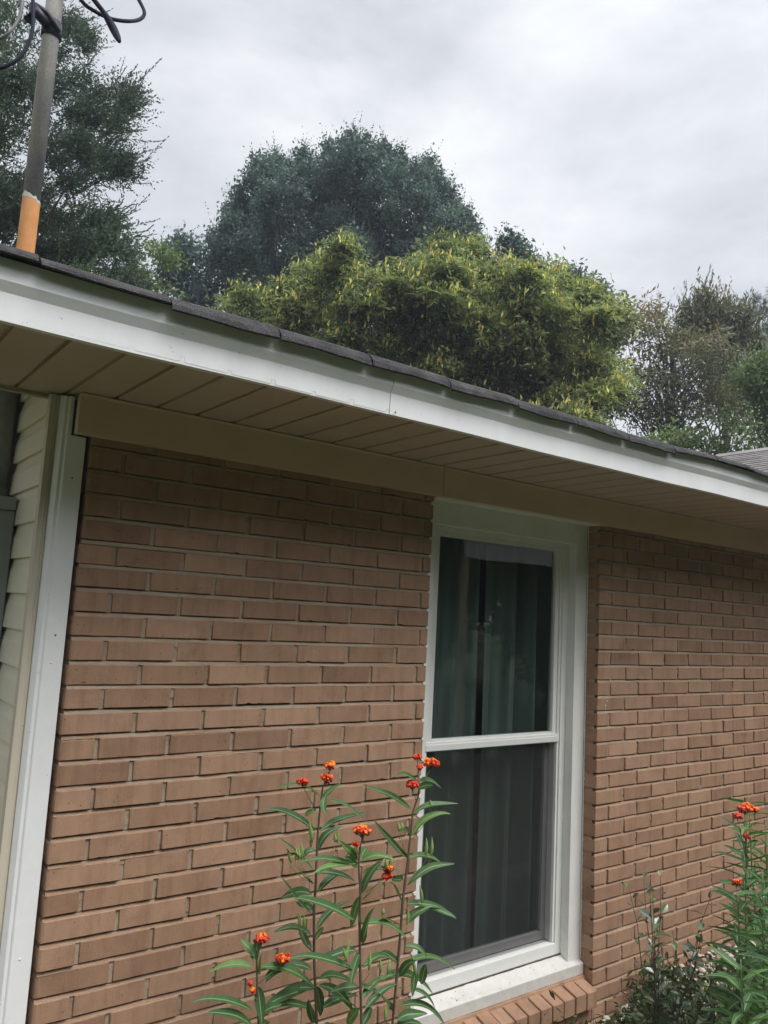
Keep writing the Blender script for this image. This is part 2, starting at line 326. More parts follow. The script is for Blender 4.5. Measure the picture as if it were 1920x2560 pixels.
def quads_object(name, V, tone, mat, parent=None, k=4):
    """V: (n,k,3) array of leaf faces"""
    n = len(V); me = bpy.data.meshes.new(name)
    off = np.array(world_loc(parent)) if parent is not None else np.zeros(3)
    co = (V - off).reshape(-1, 3).astype(np.float32)
    me.vertices.add(n * k); me.vertices.foreach_set('co', co.ravel())
    me.loops.add(n * k); me.loops.foreach_set('vertex_index', np.arange(n * k, dtype=np.int32))
    me.polygons.add(n); me.polygons.foreach_set('loop_start', np.arange(0, n * k, k, dtype=np.int32))
    me.materials.append(mat); me.update(calc_edges=True)
    a = me.attributes.new('tone', 'FLOAT', 'FACE'); a.data.foreach_set('value', np.clip(tone, 0, 1).astype(np.float32))
    o = bpy.data.objects.new(name, me); col.objects.link(o)
    if parent: o.parent = parent
    return o

# ------------------------------------------------------------------ ground
def gz(x, y):
    t = min(max((x - 2.2) / 0.8, 0), 1); t = t * t * (3 - 2 * t)
    f = min(max((y + 3.0) / 2.0, 0), 1)
    return -2.2 + 0.11 * t * f
mb = MB()
gx = [-400, -60, -12, -5, -2, -1, 0, .8, 1.4, 1.8, 2.2, 2.4, 2.6, 2.8, 3.0, 3.4, 4, 5, 7, 10, 20, 60, 400]
gy = [-400, -60, -15, -6, -3.4, -2.4, -1.8, -1.2, -.7, -.3, .3, 3, 10, 40, 400]
vs = [(x, y, gz(x, y)) for y in gy for x in gx]; nx = len(gx)
mb.add(vs, [(j * nx + i, j * nx + i + 1, (j + 1) * nx + i + 1, (j + 1) * nx + i) for j in range(len(gy) - 1) for i in range(nx - 1)])
ground = mb.build('ground', M['lawn']); tag(ground, kind='structure')
mb = MB(); xs = np.linspace(-1.5, 6.0, 40); ys = np.linspace(-1.5, 0.05, 12)
vs = [(x, y + 0.06 * math.sin(x * 3 + y), gz(x, y) + 0.012 + 0.01 * math.sin(7 * x + 5 * y)) for y in ys for x in xs]
mb.add(vs, [(j * 40 + i, j * 40 + i + 1, (j + 1) * 40 + i + 1, (j + 1) * 40 + i) for j in range(11) for i in range(39)])
soil = mb.build('flower_bed', M['soil']); tag(soil, kind='structure')

# ------------------------------------------------------------------ house
house = empty('brick_house')
tag(house, 'brown painted brick house with white fascia, tan soffit and beige corner siding', 'house')
CH = 0.0677; BL = 0.2091; JT = 0.0115
def brick(mb, x0, x1, z0, z1, y=0.0, dep=0.1, lround=0.0, rround=0.0):
    w = x1 - x0; h = z1 - z0; tone = min(max(random.gauss(0.5, 0.24), 0), 1)
    ty = random.gauss(0, 0.0008); tx = random.gauss(0, 0.0014) ; tz = random.gauss(0, 0.0010)
    # irregular outline
    P = []; nx_ = max(3, int(w / 0.013)); nz_ = 5; r = 0.0028
    def j(a): return random.gauss(0, a)
    for i in range(nx_ + 1): P.append((x0 + r + (w - 2 * r) * i / nx_, z0 + abs(j(0.0009)) * (1 if random.random() > .08 else 3.0), 0))
    for i in range(nz_ + 1): P.append((x1 - abs(j(0.0005)), z0 + r + (h - 2 * r) * i / nz_, 1))
    for i in range(nx_ + 1): P.append((x1 - r - (w - 2 * r) * i / nx_, z1 - abs(j(0.0005)), 2))
    for i in range(nz_ + 1): P.append((x0 + abs(j(0.0005)), z1 - r - (h - 2 * r) * i / nz_, 3))
    cx, cz = (x0 + x1) / 2, (z0 + z1) / 2; k = len(P)
    def yy(x, z): return y + ty + tx * (x - cx) / 0.1 + tz * (z - cz) / 0.03
    inner = []; mid = []; outr = []; back = []
    for x, z, s in P:
        ins = 0.0022
        ix = min(max(x, x0 + (lround or ins)), x1 - (rround or ins)); iz = min(max(z, z0 + ins), z1 - ins)
        mx_ = min(max(x, x0 + (lround * 0.3 if lround else 0)), x1 - (rround * 0.3 if rround else 0))
        inner.append((ix, yy(ix, iz), iz)); mid.append((mx_, yy(x, z) + (0.0022 if not ((lround and x < x0 + lround) or (rround and x > x1 - rround)) else 0.3 * (lround or rround)), z))
        outr.append((x, yy(x, z) + max(0.004, (lround if x < x0 + lround else 0), (rround if x > x1 - rround else 0)), z)); back.append((x, y + dep, z))
    fs = [tuple(range(k))]
    for a in range(3):
        for i in range(k): b = (i + 1) % k; fs.append((a * k + i, (a + 1) * k + i, (a + 1) * k + b, a * k + b))
    mb.add(inner + mid + outr + back, [fs[0]] + fs[1:], 0, tone)
def panel(x0, x1, phaseF, phaseH, rows, lr=0.0, rr=0.0, name='wall'):
    mb = MB()
    for r in rows:
        zt = -r * CH; zb = -(r + 1) * CH   # zb: bottom edge of the brick
        ph = phaseF if r % 2 == 0 else phaseH
        js = []; x = ph
        while x > x0 + 0.02: x -= BL
        while x < x1 - 0.015:
            if x > x0 + 0.02: js.append(x + random.gauss(0, 0.0018))
            x += BL
        ed = [x0] + js + [x1]
        wob = random.gauss(0, 0.0006)
        for i in range(len(ed) - 1):
            a = ed[i] + (0 if i == 0 else JT / 2); b = ed[i + 1] - (0 if i == len(ed) - 2 else JT / 2)
            if i == 0 and lr: a += random.gauss(0, 0.0012)
            brick(mb, a, b, zb + wob + random.gauss(0, 0.0005), zt - JT + wob + random.gauss(0, 0.0004), 0, 0.1, lr if i == 0 else 0, rr if i == len(ed) - 2 else 0)
        # struck bed joint below this row: deep under the brick, flush at the bottom
        n = max(2, int((x1 - x0) / 0.03)); top = []; mid_ = []; bot = []
        for i in range(n + 1):
            xx = x0 + 0.003 + (x1 - x0 - 0.006) * i / n; dp_ = 0.50 + 0.50 * min(1, max(0, (r - 6) / 9))
            top.append((xx, 0.016 * dp_ + random.gauss(0, 0.0014), zb - 0.0015 * dp_)); mid_.append((xx, 0.008 * dp_ + random.gauss(0, .001), zb - 0.0035 + random.gauss(0, .0005))); bot.append((xx, 0.0022 + random.gauss(0, 0.0008), zb - JT - 0.001))
        for i in range(n): mb.face([mid_[i], bot[i], bot[i + 1], mid_[i + 1]], 1, 0.5, True); mb.face([top[i], mid_[i], mid_[i + 1], top[i + 1]], 1, 0.5, True)
        for x in js:
            w = JT / 2 + 0.001; n = 4
            for i in range(n):
                za = zb + (zt - JT - zb) * i / n; zc = zb + (zt - JT - zb) * (i + 1) / n
                yA = 0.0062 + random.gauss(0, 0.0009)
                mb.face([(x - w, yA, za - 0.001), (x + w, yA, za - 0.001), (x + w, yA, zc + 0.001), (x - w, yA, zc + 0.001)], 2)
    z0, z1 = -(max(rows) + 1) * CH - JT, -min(rows) * CH
    mb.box(x0 + 0.004, x1 - 0.004, 0.0205, 0.098, z0 - 0.02, z1, 1)
    return mb.build(name, [M['brick'], M['mortar'], M['head_mortar']], house)
NR = 34
panel(-0.1, 1.195, BL / 2, 0.0, range(0, NR), lr=0.009, name='brick_wall')
panel(2.205, 6.4, 2.205 + 0.2, 2.205 + 0.088, range(0, NR), name='brick_wall')
panel(1.1975, 2.2025, 1.30, 1.20, range(31, NR), name='brick_wall')

# rowlock sill course
mb = MB(); x = 1.200; i = 0
while x < 2.19:
    w = 0.0615 + random.gauss(0, 0.0012); dy = random.gauss(0, 0.0012); dz = random.gauss(0, 0.0012); tone = random.uniform(0.2, 0.8)
    x1_ = min(x + w, 2.203); yf = -0.036 + dy
    prof = [(yf, -2.098 + dz), (yf, -2.030 + dz), (0.056, -2.004 + dz), (0.056, -2.094)]
    sk_ = random.gauss(0, 0.001)
    vs = [(x + (sk_ if z > -2.06 else 0), y, z) for y, z in prof] + [(x1_ + (sk_ if z > -2.06 else 0), y, z) for y, z in prof]
    mb.add(vs, [(0, 3, 2, 1), (4, 5, 6, 7), (0, 1, 5, 4), (1, 2, 6, 5), (2, 3, 7, 6), (3, 0, 4, 7)], 0, tone); x += 0.0715
o = mb.build('rowlock_sill', [M['brick']], house, bevel=0.003)
mb = MB(); mb.prism_x([(-0.029, -2.094), (-0.029, -2.036), (0.05, -2.0125), (0.05, -2.09)], 1.203, 2.198)
mb.build('sill_mortar', [M['mortar']], o)
mb = MB(); mb.prism_x([(0.035, -2.0155), (0.040, -2.001), (0.058, -1.996), (0.058, -2.01)], 1.20, 2.2, 0, n=60, fn=lambda x: (random.gauss(0, .001), random.gauss(0, .0008)))
mb.build('mortar_bead', [M['brick']], o)

# frieze board under the soffit
for n_, (a, b) in enumerate(((-0.150, 1.213), (1.216, 6.2))):
    mb = MB(); mb.prism_x([(-0.031, -0.047), (-0.031, 0.060), (-0.037, 0.0705), (-0.0, 0.0705), (0.0, -0.044), (-0.022, -0.047)] if False else
                          [(-0.031, -0.046), (-0.031, 0.060), (-0.036, 0.069), (-0.012, 0.069), (-0.002, 0.060), (-0.002, -0.046)], a, b, n=1)
    mb.build('frieze_board', [M['tan_trim']], house, bevel=0.0015)
# board and ceiling closing the top of the wall
mb = MB(); mb.box(-0.10, 6.3, -0.0015, 0.098, -0.0005, 0.0735); mb.box(1.196, 2.204, -0.0015, 0.0675, -0.0440, -0.0010)
mb.build('wall_plate', [M['tan_trim']], house)

# soffit: panels with V grooves running out from the wall
def soffit_x(k): return 0.073 + 0.1245 * k
mb = MB(); zs = 0.0715
k = -9
while soffit_x(k) < 6.3:
    a = soffit_x(k); b = soffit_x(k + 1); deep = (k % 2 == 0)
    gw = 0.0065 if deep else 0.005; gd = 0.0125 if deep else 0.008
    ye = 0.075 if b < -0.14 else (-0.0045 if a > -0.1 else 0.075)
    y0 = -0.512
    if a > -0.1: ye = -0.034
    # flat pan, groove with rounded lips
    cs = [(a + gw, zs + 0.0015), (a + gw + 0.006, zs), (b - gw - 0.006, zs), (b - gw, zs + 0.0015), (b - gw + 0.001, zs + gd), (b + gw - 0.001, zs + gd), (b + gw, zs + 0.0015)]
    for i in range(len(cs) - 1):
        (xa, za), (xb, zb) = cs[i], cs[i + 1]
        mb.face([(xa, y0, za), (xb, y0, zb), (xb, ye, zb), (xa, ye, za)][::-1], 0)
    k += 1
mb.box(-1.1, 6.3, -0.51, 0.09, 0.0835, 0.090, 0)
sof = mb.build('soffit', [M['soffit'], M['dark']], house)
mb = MB(); mb.prism_x([(0.072, 0.066), (0.072, 0.092), (0.078, 0.092), (0.078, 0.058), (0.070, 0.056), (0.066, 0.060)], -1.1, -0.152)
mb.build('soffit_trim', [M['soffit']], house)

# fascia: three lengths, creased profile
FY = -0.512
prof = [(FY + 0.02, 0.066), (FY, 0.066), (FY - 0.0015, 0.128), (FY - 0.0135, 0.150), (FY - 0.014, 0.197), (FY + 0.02, 0.197)]
def fw(x): return (0.0012 * math.sin(2.1 * x + 1), 0.0016 * math.sin(3.1 * x) + 0.0008 * math.sin(9 * x))
for a, b, d in ((-1.1, 0.577, 0), (0.5785, 3.70, 0.0016), (3.7015, 6.3, 0)):
    mb = MB(); mb.prism_x([(y - (d if y < FY + .01 else 0), z) for y, z in prof], a, b, n=30, fn=fw); f = mb.build('fascia', [M['white_metal']], house)
    for xn, zn in ((-0.9, .17), (0.60, .14), (1.62, .168), (2.37, .165), (2.93, .168), (4.1, .165), (0.595, 0.075)):
        if a < xn < b:
            mbn = MB(); dy = FY - (0.014 if zn > .14 else 0.006); mbn.ball((xn, dy, zn), 0.0032, sy=0.5, seg=8); mbn.build('nail', [M['nail']], f)

# shingle roof: deck, drooping eave tabs, upper courses
roof = MB()
SL = 0.30
def ry(y): return 0.205 + (y + 0.53) * SL
roof.add([(-1.1, -0.50, 0.199), (9.5, -0.50, 0.199), (9.5, 4.0, ry(4) - .02), (-1.1, 4.0, ry(4) - .02), (9.5, 8.5, ry(-.5) - .02), (-1.1, 8.5, ry(-.5) - .02)], [(0, 1, 2, 3), (3, 2, 4, 5)])
def eave_wave(x):
    w = 0.0030 * math.sin(2.3 * x + .6) + 0.0016 * math.sin(6.1 * x)
    if x > 1.75: w += 0.009 * math.sin((x - 1.75) * 2.9) ** 2
    if x < -0.12: w += 0.006 * min(1, (-0.12 - x) / 0.25)
    return w
x = -0.107 - 0.2925 * 4; joints = []
while x < 6.3:
    joints.append(x); x += 0.2925
for i in range(len(joints) - 1):
    a = joints[i] + (0.003 if i else 0); b = joints[i + 1] - 0.0025; lift = random.gauss(0, 0.0018); n = 8; th = 0.0038
    droop = 0.022
    if b < -0.09: droop = 0.009
    if a > 1.75: droop = 0.010
    secs = []
    for k in range(n + 1):
        xx = a + (b - a) * k / n; w = eave_wave(xx) + lift + (0.0022 * (k / n - .5))
        dr = droop * (0.92 + 0.10 * math.sin(17 * xx)) 
        pts = [(-0.30, ry(-0.30) + 0.006), (-0.515, ry(-0.515) + 0.011), (-0.540, ry(-0.54) + 0.008 - 0.12 * dr), (-0.553, ry(-0.553) + 0.004 - 0.55 * dr), (-0.557 - random.gauss(0, .0006), ry(-0.557) - dr + random.gauss(0, .0006))]
        low = [(y + 0.0035, z - th) for y, z in pts[::-1]]
        secs.append([(xx, y, z + w) for y, z in pts + low])
    m_ = len(secs[0]); vs = [p for s_ in secs for p in s_]
    fs = [(p * m_ + q, (p + 1) * m_ + q, (p + 1) * m_ + (q + 1) % m_, p * m_ + (q + 1) % m_) for p in range(n) for q in range(m_)] + [tuple(range(m_)), tuple(reversed(range(n * m_, n * m_ + m_)))]
    roof.add(vs, fs, 0, 0.5)
y = -0.40
for r in range(33):
    for k in range(36):
        a = -1.1 + 0.2925 * k + (0.146 if r % 2 else 0); b = min(a + 0.289, 9.5)
        z = ry(y) + 0.012 + random.uniform(0, .003); z2 = ry(y + 0.135) + 0.009
        roof.box(a, b, y, y + 0.0005, z - 0.006, z); roof.face([(a, y, z), (b, y, z), (b, y + 0.135, z2), (a, y + 0.135, z2)])
    y += 0.134
roof = roof.build('shingle_roof', [M['shingle']], house)
# black drip edge/underlay seen below the tabs
mb = MB(); mb.prism_x([(-0.545, 0.1975), (-0.545, 0.2015), (-0.45, 0.2235), (-0.45, 0.2)], -1.1, 6.3, n=40, fn=lambda x: (0, eave_wave(x) * .6 - .001)); mb.build('drip_edge', [M['dark']], roof)

# wing of the house to the right, its roof slope facing the camera
mb = MB()
P0 = np.array([6.6, 1.9, 1.262]); rid0, rid1 = (6.6, -4.0), (6.6, 7.5)
wx0, wz0, wx1, wz1 = 5.1, 0.62, 6.6, 1.262
mb.add([(wx0 - .6, -1.2, wz0 - .6 * .43), (wx1, -1.2, wz1), (wx1, 1.97, wz1), (wx0 - .6, 1.97, wz0 - .6 * .43), (wx1 + 3, -1.2, wz1 - 1.3), (wx1 + 3, 1.97, wz1 - 1.3)], [(0, 1, 2, 3), (1, 4, 5, 2)])
nr = 18; sl = (wz1 - wz0) / (wx1 - wx0)
for r in range(nr + 8):
    xa = wx1 - (r + 1) * 0.0875; xb = xa + 0.0875
    if xa < wx0 - .6: break
    za = wz0 + (xa - wx0) * sl; zb = wz0 + (xb - wx0) * sl
    for kk in range(14):
        ya = -1.2 + kk * 0.23 + (0.11 if r % 2 else 0); yb = min(ya + 0.228, 1.965)
        if ya > 1.9: continue
        t = random.uniform(0.012, 0.017); mb.face([(xa, ya, za + t), (xb, ya, zb + 0.004), (xb, yb, zb + 0.004), (xa, yb, za + t)]); mb.face([(xa, ya, za + t), (xa, yb, za + t), (xa, yb, za - 0.002), (xa, ya, za - 0.002)])
mb.prism_z([(0, 0)] * 3, 0, 0) if False else None
mb.add([(wx1 - .10, -1.2, wz1 - .030), (wx1, -1.2, wz1 + .022), (wx1 + .10, -1.2, wz1 - .030), (wx1 - .10, 1.99, wz1 - .030), (wx1, 1.99, wz1 + .022), (wx1 + .10, 1.99, wz1 - .030)], [(0, 1, 4, 3), (1, 2, 5, 4), (3, 4, 5)], 0)
wing = mb.build('wing_roof', [M['far_shingle']], house)
# house body (closed room behind the window, outer walls, wing walls)
mb = MB()
mb.box(-0.165, 9.3, 7.8, 7.95, -2.2, 0.3); mb.box(9.15, 9.3, -1, 7.8, -2.2, .3); mb.box(6.402, 6.5, -1, 0.1, -2.2, 1.0); mb.box(6.5, 9.15, -1, -.9, -2.2, .4)
mb.box(2.2051, 6.40, 0.099, 0.2, -2.2, .2); mb.box(-0.1, 1.1949, 0.099, 0.2, -2.2, .2)
mb.build('outer_wall', [M['brick']], house)
mb = MB()
mb.box(0.3, 3.6, 2.4, 2.45, -2.2, .24); mb.box(0.28, 0.3, 0.2, 2.45, -2.2, .24); mb.box(3.6, 3.62, 0.2, 2.45, -2.2, .24); mb.box(0.28, 3.62, 0.0985, 2.45, .24, .26); mb.box(0.28, 3.62, .2, 2.45, -2.25, -2.2)
mb.box(1.196, 2.204, 0.0985, 0.3, -0.0315, .23); mb.box(1.196, 2.204, 0.18, 0.3, -2.2, -1.93)
mb.build('room', [M['room']], house)

# ------------------------------------------------------------------ siding at the corner
mb = MB(); sx = -0.2; lap = 0.1045; z = 0.023 + lap * 2; pts = []
zt = z
mb2 = []
while z > -2.2:
    zb = z - lap
    # one lap: bottom butt kicked out, slight hollow
    prof = [(sx + 0.011, zb + .0005), (sx - 0.003, zb), (sx - 0.0035, zb + 0.004), (sx + 0.000, zb + 0.064), (sx + 0.0035, zb + 0.076), (sx + 0.0100, z + 0.001)]
    # dutch-lap profile: flat face with a hollow towards the top
    ya, yb = 0.052, 0.475 + random.gauss(0, 0.002)
    for i in range(len(prof) - 1):
        (xa, z0_), (xb, z1_) = prof[i], prof[i + 1]
        mb.face([(xa, ya, z0_), (xa, yb, z0_), (xb, yb, z1_), (xb, ya, z1_)], 0, 0.5, False)
    mb2.append((z, zb, prof, yb)); z = zb
mb.box(sx + 0.0135, sx + 0.02, 0.052, 0.474, -2.2, 0.22)
sid = mb.build('siding', [M['beige_vinyl']], house)
mb = MB()
for z, zb, prof, yb in mb2:   # cut ends of the laps with caulk
    for i in range(1, len(prof) - 1):
        (xa, z0_), (xb, z1_) = prof[i], prof[i + 1]
        w = 0.0045
        mb.add([(xa - .001, yb, z0_), (xb - .001, yb, z1_), (xb + .006, yb, z1_), (xa + .006, yb, z0_), (xa - .001, yb + w, z0_), (xb - .001, yb + w, z1_), (xb + .006, yb + w, z1_), (xa + .006, yb + w, z0_)],
               [(0, 1, 2, 3), (4, 7, 6, 5), (0, 4, 5, 1), (3, 2, 6, 7)])
mb.build('siding_edge', [M['caulk']], sid)
# beige J channel at the corner, white corner board
mb = MB(); mb.prism_z([(-0.214, 0.030), (-0.2, 0.030), (-0.196, 0.036), (-0.188, 0.036), (-0.188, 0.075), (-0.2, 0.075), (-0.214, 0.062)], -2.2, 0.065)
mb.build('corner_channel', [M['beige_post']], house, bevel=0.001)
mb = MB(); mb.prism_z([(-0.1785, 0.018), (-0.1765, 0.0155), (-0.168, 0.0155), (-0.1655, 0.012), (-0.163, 0.0105), (-0.1125, 0.0105), (-0.1115, 0.012), (-0.1115, 0.07), (-0.1875, 0.07), (-0.1875, 0.029)], -2.2, -0.048)
mb.prism_z([(-0.1785, 0.018), (-0.1765, 0.0155), (-0.168, 0.0155), (-0.1655, 0.012), (-0.163, 0.0105), (-0.1535, 0.0105), (-0.1535, 0.07), (-0.1875, 0.07), (-0.1875, 0.029)], -0.0478, 0.064)
cb = mb.build('corner_board', [painted('white_coil', (0.90, 0.905, 0.905, 1), 0.36, 0.05, scale=5, bump=0.25)], house, bevel=0.0008)
for z in (-0.17, -0.61, -0.685, -1.45):
    mbn = MB(); mbn.ball((-0.135 - (0.004 if z > -.65 else 0.007), 0.0095, z), 0.0028, sy=.5, seg=8); mbn.build('nail', [M['nail'] if z > -0.65 else M['white_metal']], cb)
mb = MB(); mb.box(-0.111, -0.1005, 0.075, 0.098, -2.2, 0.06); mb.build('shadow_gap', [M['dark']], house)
# porch side: ceiling, end wall past the siding, back wall
mb = MB(); mb.box(-1.1, -0.185, 0.085, 3.3, 0.222, 0.235); mb.build('porch_ceiling', [M['tan_trim']], house); mb = MB(); mb.box(-0.18, -0.166, 0.481, 3.2, -2.2, 0.221); mb.build('dark_gap_wall', [M['dark']], house)  # end wall past the siding coloured near black as the gap's shade
mb = MB(); mb.box(-3.4, -0.181, 3.205, 3.3, -2.2, 0.22); mb.build('porch_wall', [M['far_brick']], house)

# ------------------------------------------------------------------ window
win = empty('window', (0, 0, 0)); win.parent = house
X0, X1 = 1.195, 2.205; ZT, ZB = -0.033, -1.925
fr = MB()
# outer casing (flat, Y .068) with inner return to Y .111
def framebox(mb, xa, xb, zt, zb, wl, wr, wt, wb, ya, yb, mi=0):
    mb.box(xa, xa + wl, ya, yb, zb, zt, mi); mb.box(xb - wr, xb, ya, yb, zb, zt, mi)
    mb.box(xa + wl, xb - wr, ya, yb, zt - wt, zt, mi)
    if wb: mb.box(xa + wl, xb - wr, ya, yb, zb, zb + wb, mi)
framebox(fr, X0 + .001, X1 - .006, ZT, -1.952, 0.073, 0.076, 0.105, 0, 0.068, 0.16)
fr.build('casing', [M['white_trim']], win, bevel=0.0025)
fr = MB(); framebox(fr, 1.2695, 2.1225, -0.1385, -1.921, 0.034, 0.034, 0.020, 0.048, 0.111, 0.165)
fr.build('frame', [M['white_vinyl']], win, bevel=0.002)
fr = MB(); framebox(fr, 1.304, 2.088, -0.159, -1.870, 0.012, 0.012, 0.006, 0.0, 0.118, 0.165)
fr.build('jamb_liner', [M['white_vinyl']], win, bevel=0.0015)
# upper sash
fr = MB(); framebox(fr, 1.3165, 2.0755, -0.1655, -1.0, 0.028, 0.024, 0.010, 0.0, 0.125, 0.155)
fr.box(1.3455, 2.0505, 0.1255, 0.155, -1.0, -0.982)
fr.build('upper_sash', [M['white_vinyl']], win, bevel=0.0015)
fr = MB(); fr.box(1.3045, 2.0875, 0.1165, 0.150, -1.026, -0.9915); fr.box(1.3085, 2.0835, 0.112, 0.117, -1.0245, -1.0005); fr.build('meeting_rail', [M['white_vinyl']], win, bevel=0.0015)
# lower sash, set back behind the screen
fr = MB(); framebox(fr, 1.3165, 2.0985 - .01, -1.027, -1.869, 0.040, 0.042, 0.012, 0.035, 0.160, 0.185)
fr.build('lower_sash', [M['screen_grey']], win, bevel=0.0015)
fr = MB(); fr.face([(1.3165, 0.1325, -1.867), (2.0755, 0.1325, -1.867), (2.0755, 0.1325, -1.028), (1.3165, 0.1325, -1.028)]); fr.build('insect_screen', [M['screen']], win)
for n_, (a, b, c_, d, yy_) in enumerate(((1.34, 2.055, -0.985, -0.172, 0.138), (1.352, 2.052, -1.84, -1.034, 0.172))):
    fr = MB(); fr.box(a, b, yy_, yy_ + 0.004, c_, d); fr.build('pane', [M['glass']], win)
fr = MB(); framebox(fr, 1.347, 2.0485, -0.1775, -0.980, 0.004, 0.007, 0.003, 0.0, 0.146, 0.149); fr.build('spacer', [plain('spacer_green', (0.16, 0.22, 0.18, 1), .4)], win)
# sill: sloping white board
fr = MB(); fr.prism_x([(0.046, -1.998), (0.046, -1.953), (0.0665, -1.9445), (0.111, -1.9255), (0.15, -1.9255), (0.15, -1.998)], X0 + .002, X1 - .004)
fr.build('sill', [painted('sill_paint', (0.64, 0.63, 0.595, 1), 0.55, 0.10, scale=22)], win, bevel=0.002)
fr = MB(); fr.prism_x([(0.1085, -1.9262), (0.1085, -1.9215), (0.114, -1.9205), (0.114, -1.9265)], 1.272, 2.122, 0, n=40, fn=lambda x: (random.gauss(0, .0008), random.gauss(0, .0007)))
fr.build('sill_joint', [M['joint_brown']], win)  # brown strip along the joint between frame and sill
fr = MB()
fr.prism_x([(0.0645, -1.955), (0.0645, -1.949), (0.069, -1.947), (0.069, -1.955)], 2.1235, 2.199)
for k in range(7): fr.box(2.1215, 2.1245, 0.0675 + k * .006, 0.074 + k * .006, -1.955 + k * .0026, -1.9455 + k * .0026)
fr.build('sill_caulk', [plain('old_caulk', (0.42, 0.36, 0.29, 1), .9)], win)
# caulk: jagged white line over the brick edges
fr = MB()
for r in range(0, 29):
    z = -(r + 1) * CH - JT / 2; w = random.uniform(0.005, 0.013)
    fr.add([(X0 - w, -0.0008, z + .0035), (X0 - w, -0.0008, z - .0035), (X0 + .003, -0.001, z - .008), (X0 + .003, -0.001, z + .008), (X0 - w, 0.008, z + .003), (X0 - w, .008, z - .003), (X0 + .003, .008, z - .008), (X0 + .003, .008, z + .008)],
           [(0, 1, 2, 3), (0, 4, 5, 1), (3, 7, 4, 0), (1, 5, 6, 2)])
vs = []
n = 240
for i in range(n + 1):
    z = ZT + 0.0 - i * (1.90 / n); vs += [(X0 - 0.0002, 0.0015 + abs(random.gauss(0, 0.0014)), z), (X0 + 0.0022, 0.0015, z), (X0 + 0.0022, 0.068, z)]
fr.add(vs, [(i * 3, i * 3 + 3, i * 3 + 4, i * 3 + 1) for i in range(n)] + [(i * 3 + 1, i * 3 + 4, i * 3 + 5, i * 3 + 2) for i in range(n)])
vs = []
for i in range(n + 1):
    z = ZT - i * (1.91 / n); q = abs(random.gauss(0, 0.0012)); vs += [(X1 - 0.0062, 0.0668, z), (X1 - 0.0008, 0.0655 - q, z)]
fr.add(vs, [(i * 2, i * 2 + 2, i * 2 + 3, i * 2 + 1) for i in range(n)])
vs = []
for i in range(81):
    x = X0 + 0.01 + i * (1.03 / 80); q = abs(random.gauss(0, .0015)); vs += [(x, -0.004, -0.0470 + .001), (x, 0.004, -0.0476 - q), (x, 0.066, -0.0455 - q)]
fr.add(vs, [(i * 3, i * 3 + 1, i * 3 + 4, i * 3 + 3) for i in range(80)] + [(i * 3 + 1, i * 3 + 2, i * 3 + 5, i * 3 + 4) for i in range(80)])
fr.build('caulk', [M['caulk']], win)

# debris on the sill and a pale splash on the brick
dm = plain('debris', (0.035, 0.028, 0.02, 1), .9)
for i in range(26):
    x = random.uniform(1.36, 2.16); t = random.random(); y = .05 + .055 * t; z = -1.9520 + .0262 * t + .0012; a = random.uniform(0, 3.14); l = random.uniform(.001, .006)
    mb = MB() if i == 0 else mb
    mb.tube([(x, y, z), (x + l * math.cos(a), y + l * math.sin(a) * .5, z + random.uniform(0, .003))], random.uniform(.0004, .0009), 4)
mb.ball((1.475, .062, -1.9445), .0022); mb.tube([(1.475, .062, -1.9445), (1.470, .066, -1.936), (1.462, .07, -1.944)], .0003, 4); mb.tube([(1.475, .062, -1.9445), (1.483, .06, -1.937), (1.488, .058, -1.947)], .0003, 4)
o = mb.build('debris', [dm], win); o['kind'] = 'stuff'
mb = MB()
for (px, py) in ((1517, 1745), (1518, 1752), (1521, 1735), (1514, 1765), (1513, 1773), (1515, 1780), (1525, 1704), (1526, 1700)):
    p = atY(px, py, -0.0012); mb.ball((p[0], -0.0006, p[2]), random.uniform(.0016, .003), sy=.35, sz=random.uniform(1.2, 2.4))
o = mb.build('splash', [plain('bird_splash', (.75, .74, .68, 1), .8)], house); o['kind'] = 'stuff'

# ------------------------------------------------------------------ curtain
mb = MB(); n = 220; zs_ = [-0.05, -0.5, -1.0, -1.5, -1.95]; vs = []
def cur(x, z):
    t = (z + 0.05) / -1.9
    ph = x * 46 + 1.8 * math.sin(x * 9) + .5 * t; w = 0.045 * (1 - 2 * abs(math.sin(ph / 2)) ** 1.4) * (.7 + .3 * math.sin(x * 7)) + 0.008 * math.sin(x * 117 + 3 * t) + 0.01 * math.sin(x * 17 + t)
    return 0.240 + w * (0.75 + 0.4 * t)
for a_, b_ in ((1.20, 1.672), (1.694, 2.22)):
    vs = [(a_ + (b_ - a_) * i / n + .012 * ((z + .05) / -1.9) * math.sin(i * .13), cur(a_ + (b_ - a_) * i / n, z), z) for z in np.linspace(-.05, -1.97, 14) for i in range(n + 1)]
    mb.add(vs, [(j * (n + 1) + i, j * (n + 1) + i + 1, (j + 1) * (n + 1) + i + 1, (j + 1) * (n + 1) + i) for j in range(13) for i in range(n)], 0, .5, True)
cu = mb.build('curtain', [M['curtain']]); tag(cu, 'dark grey green pleated curtain hanging inside the window', 'curtain')

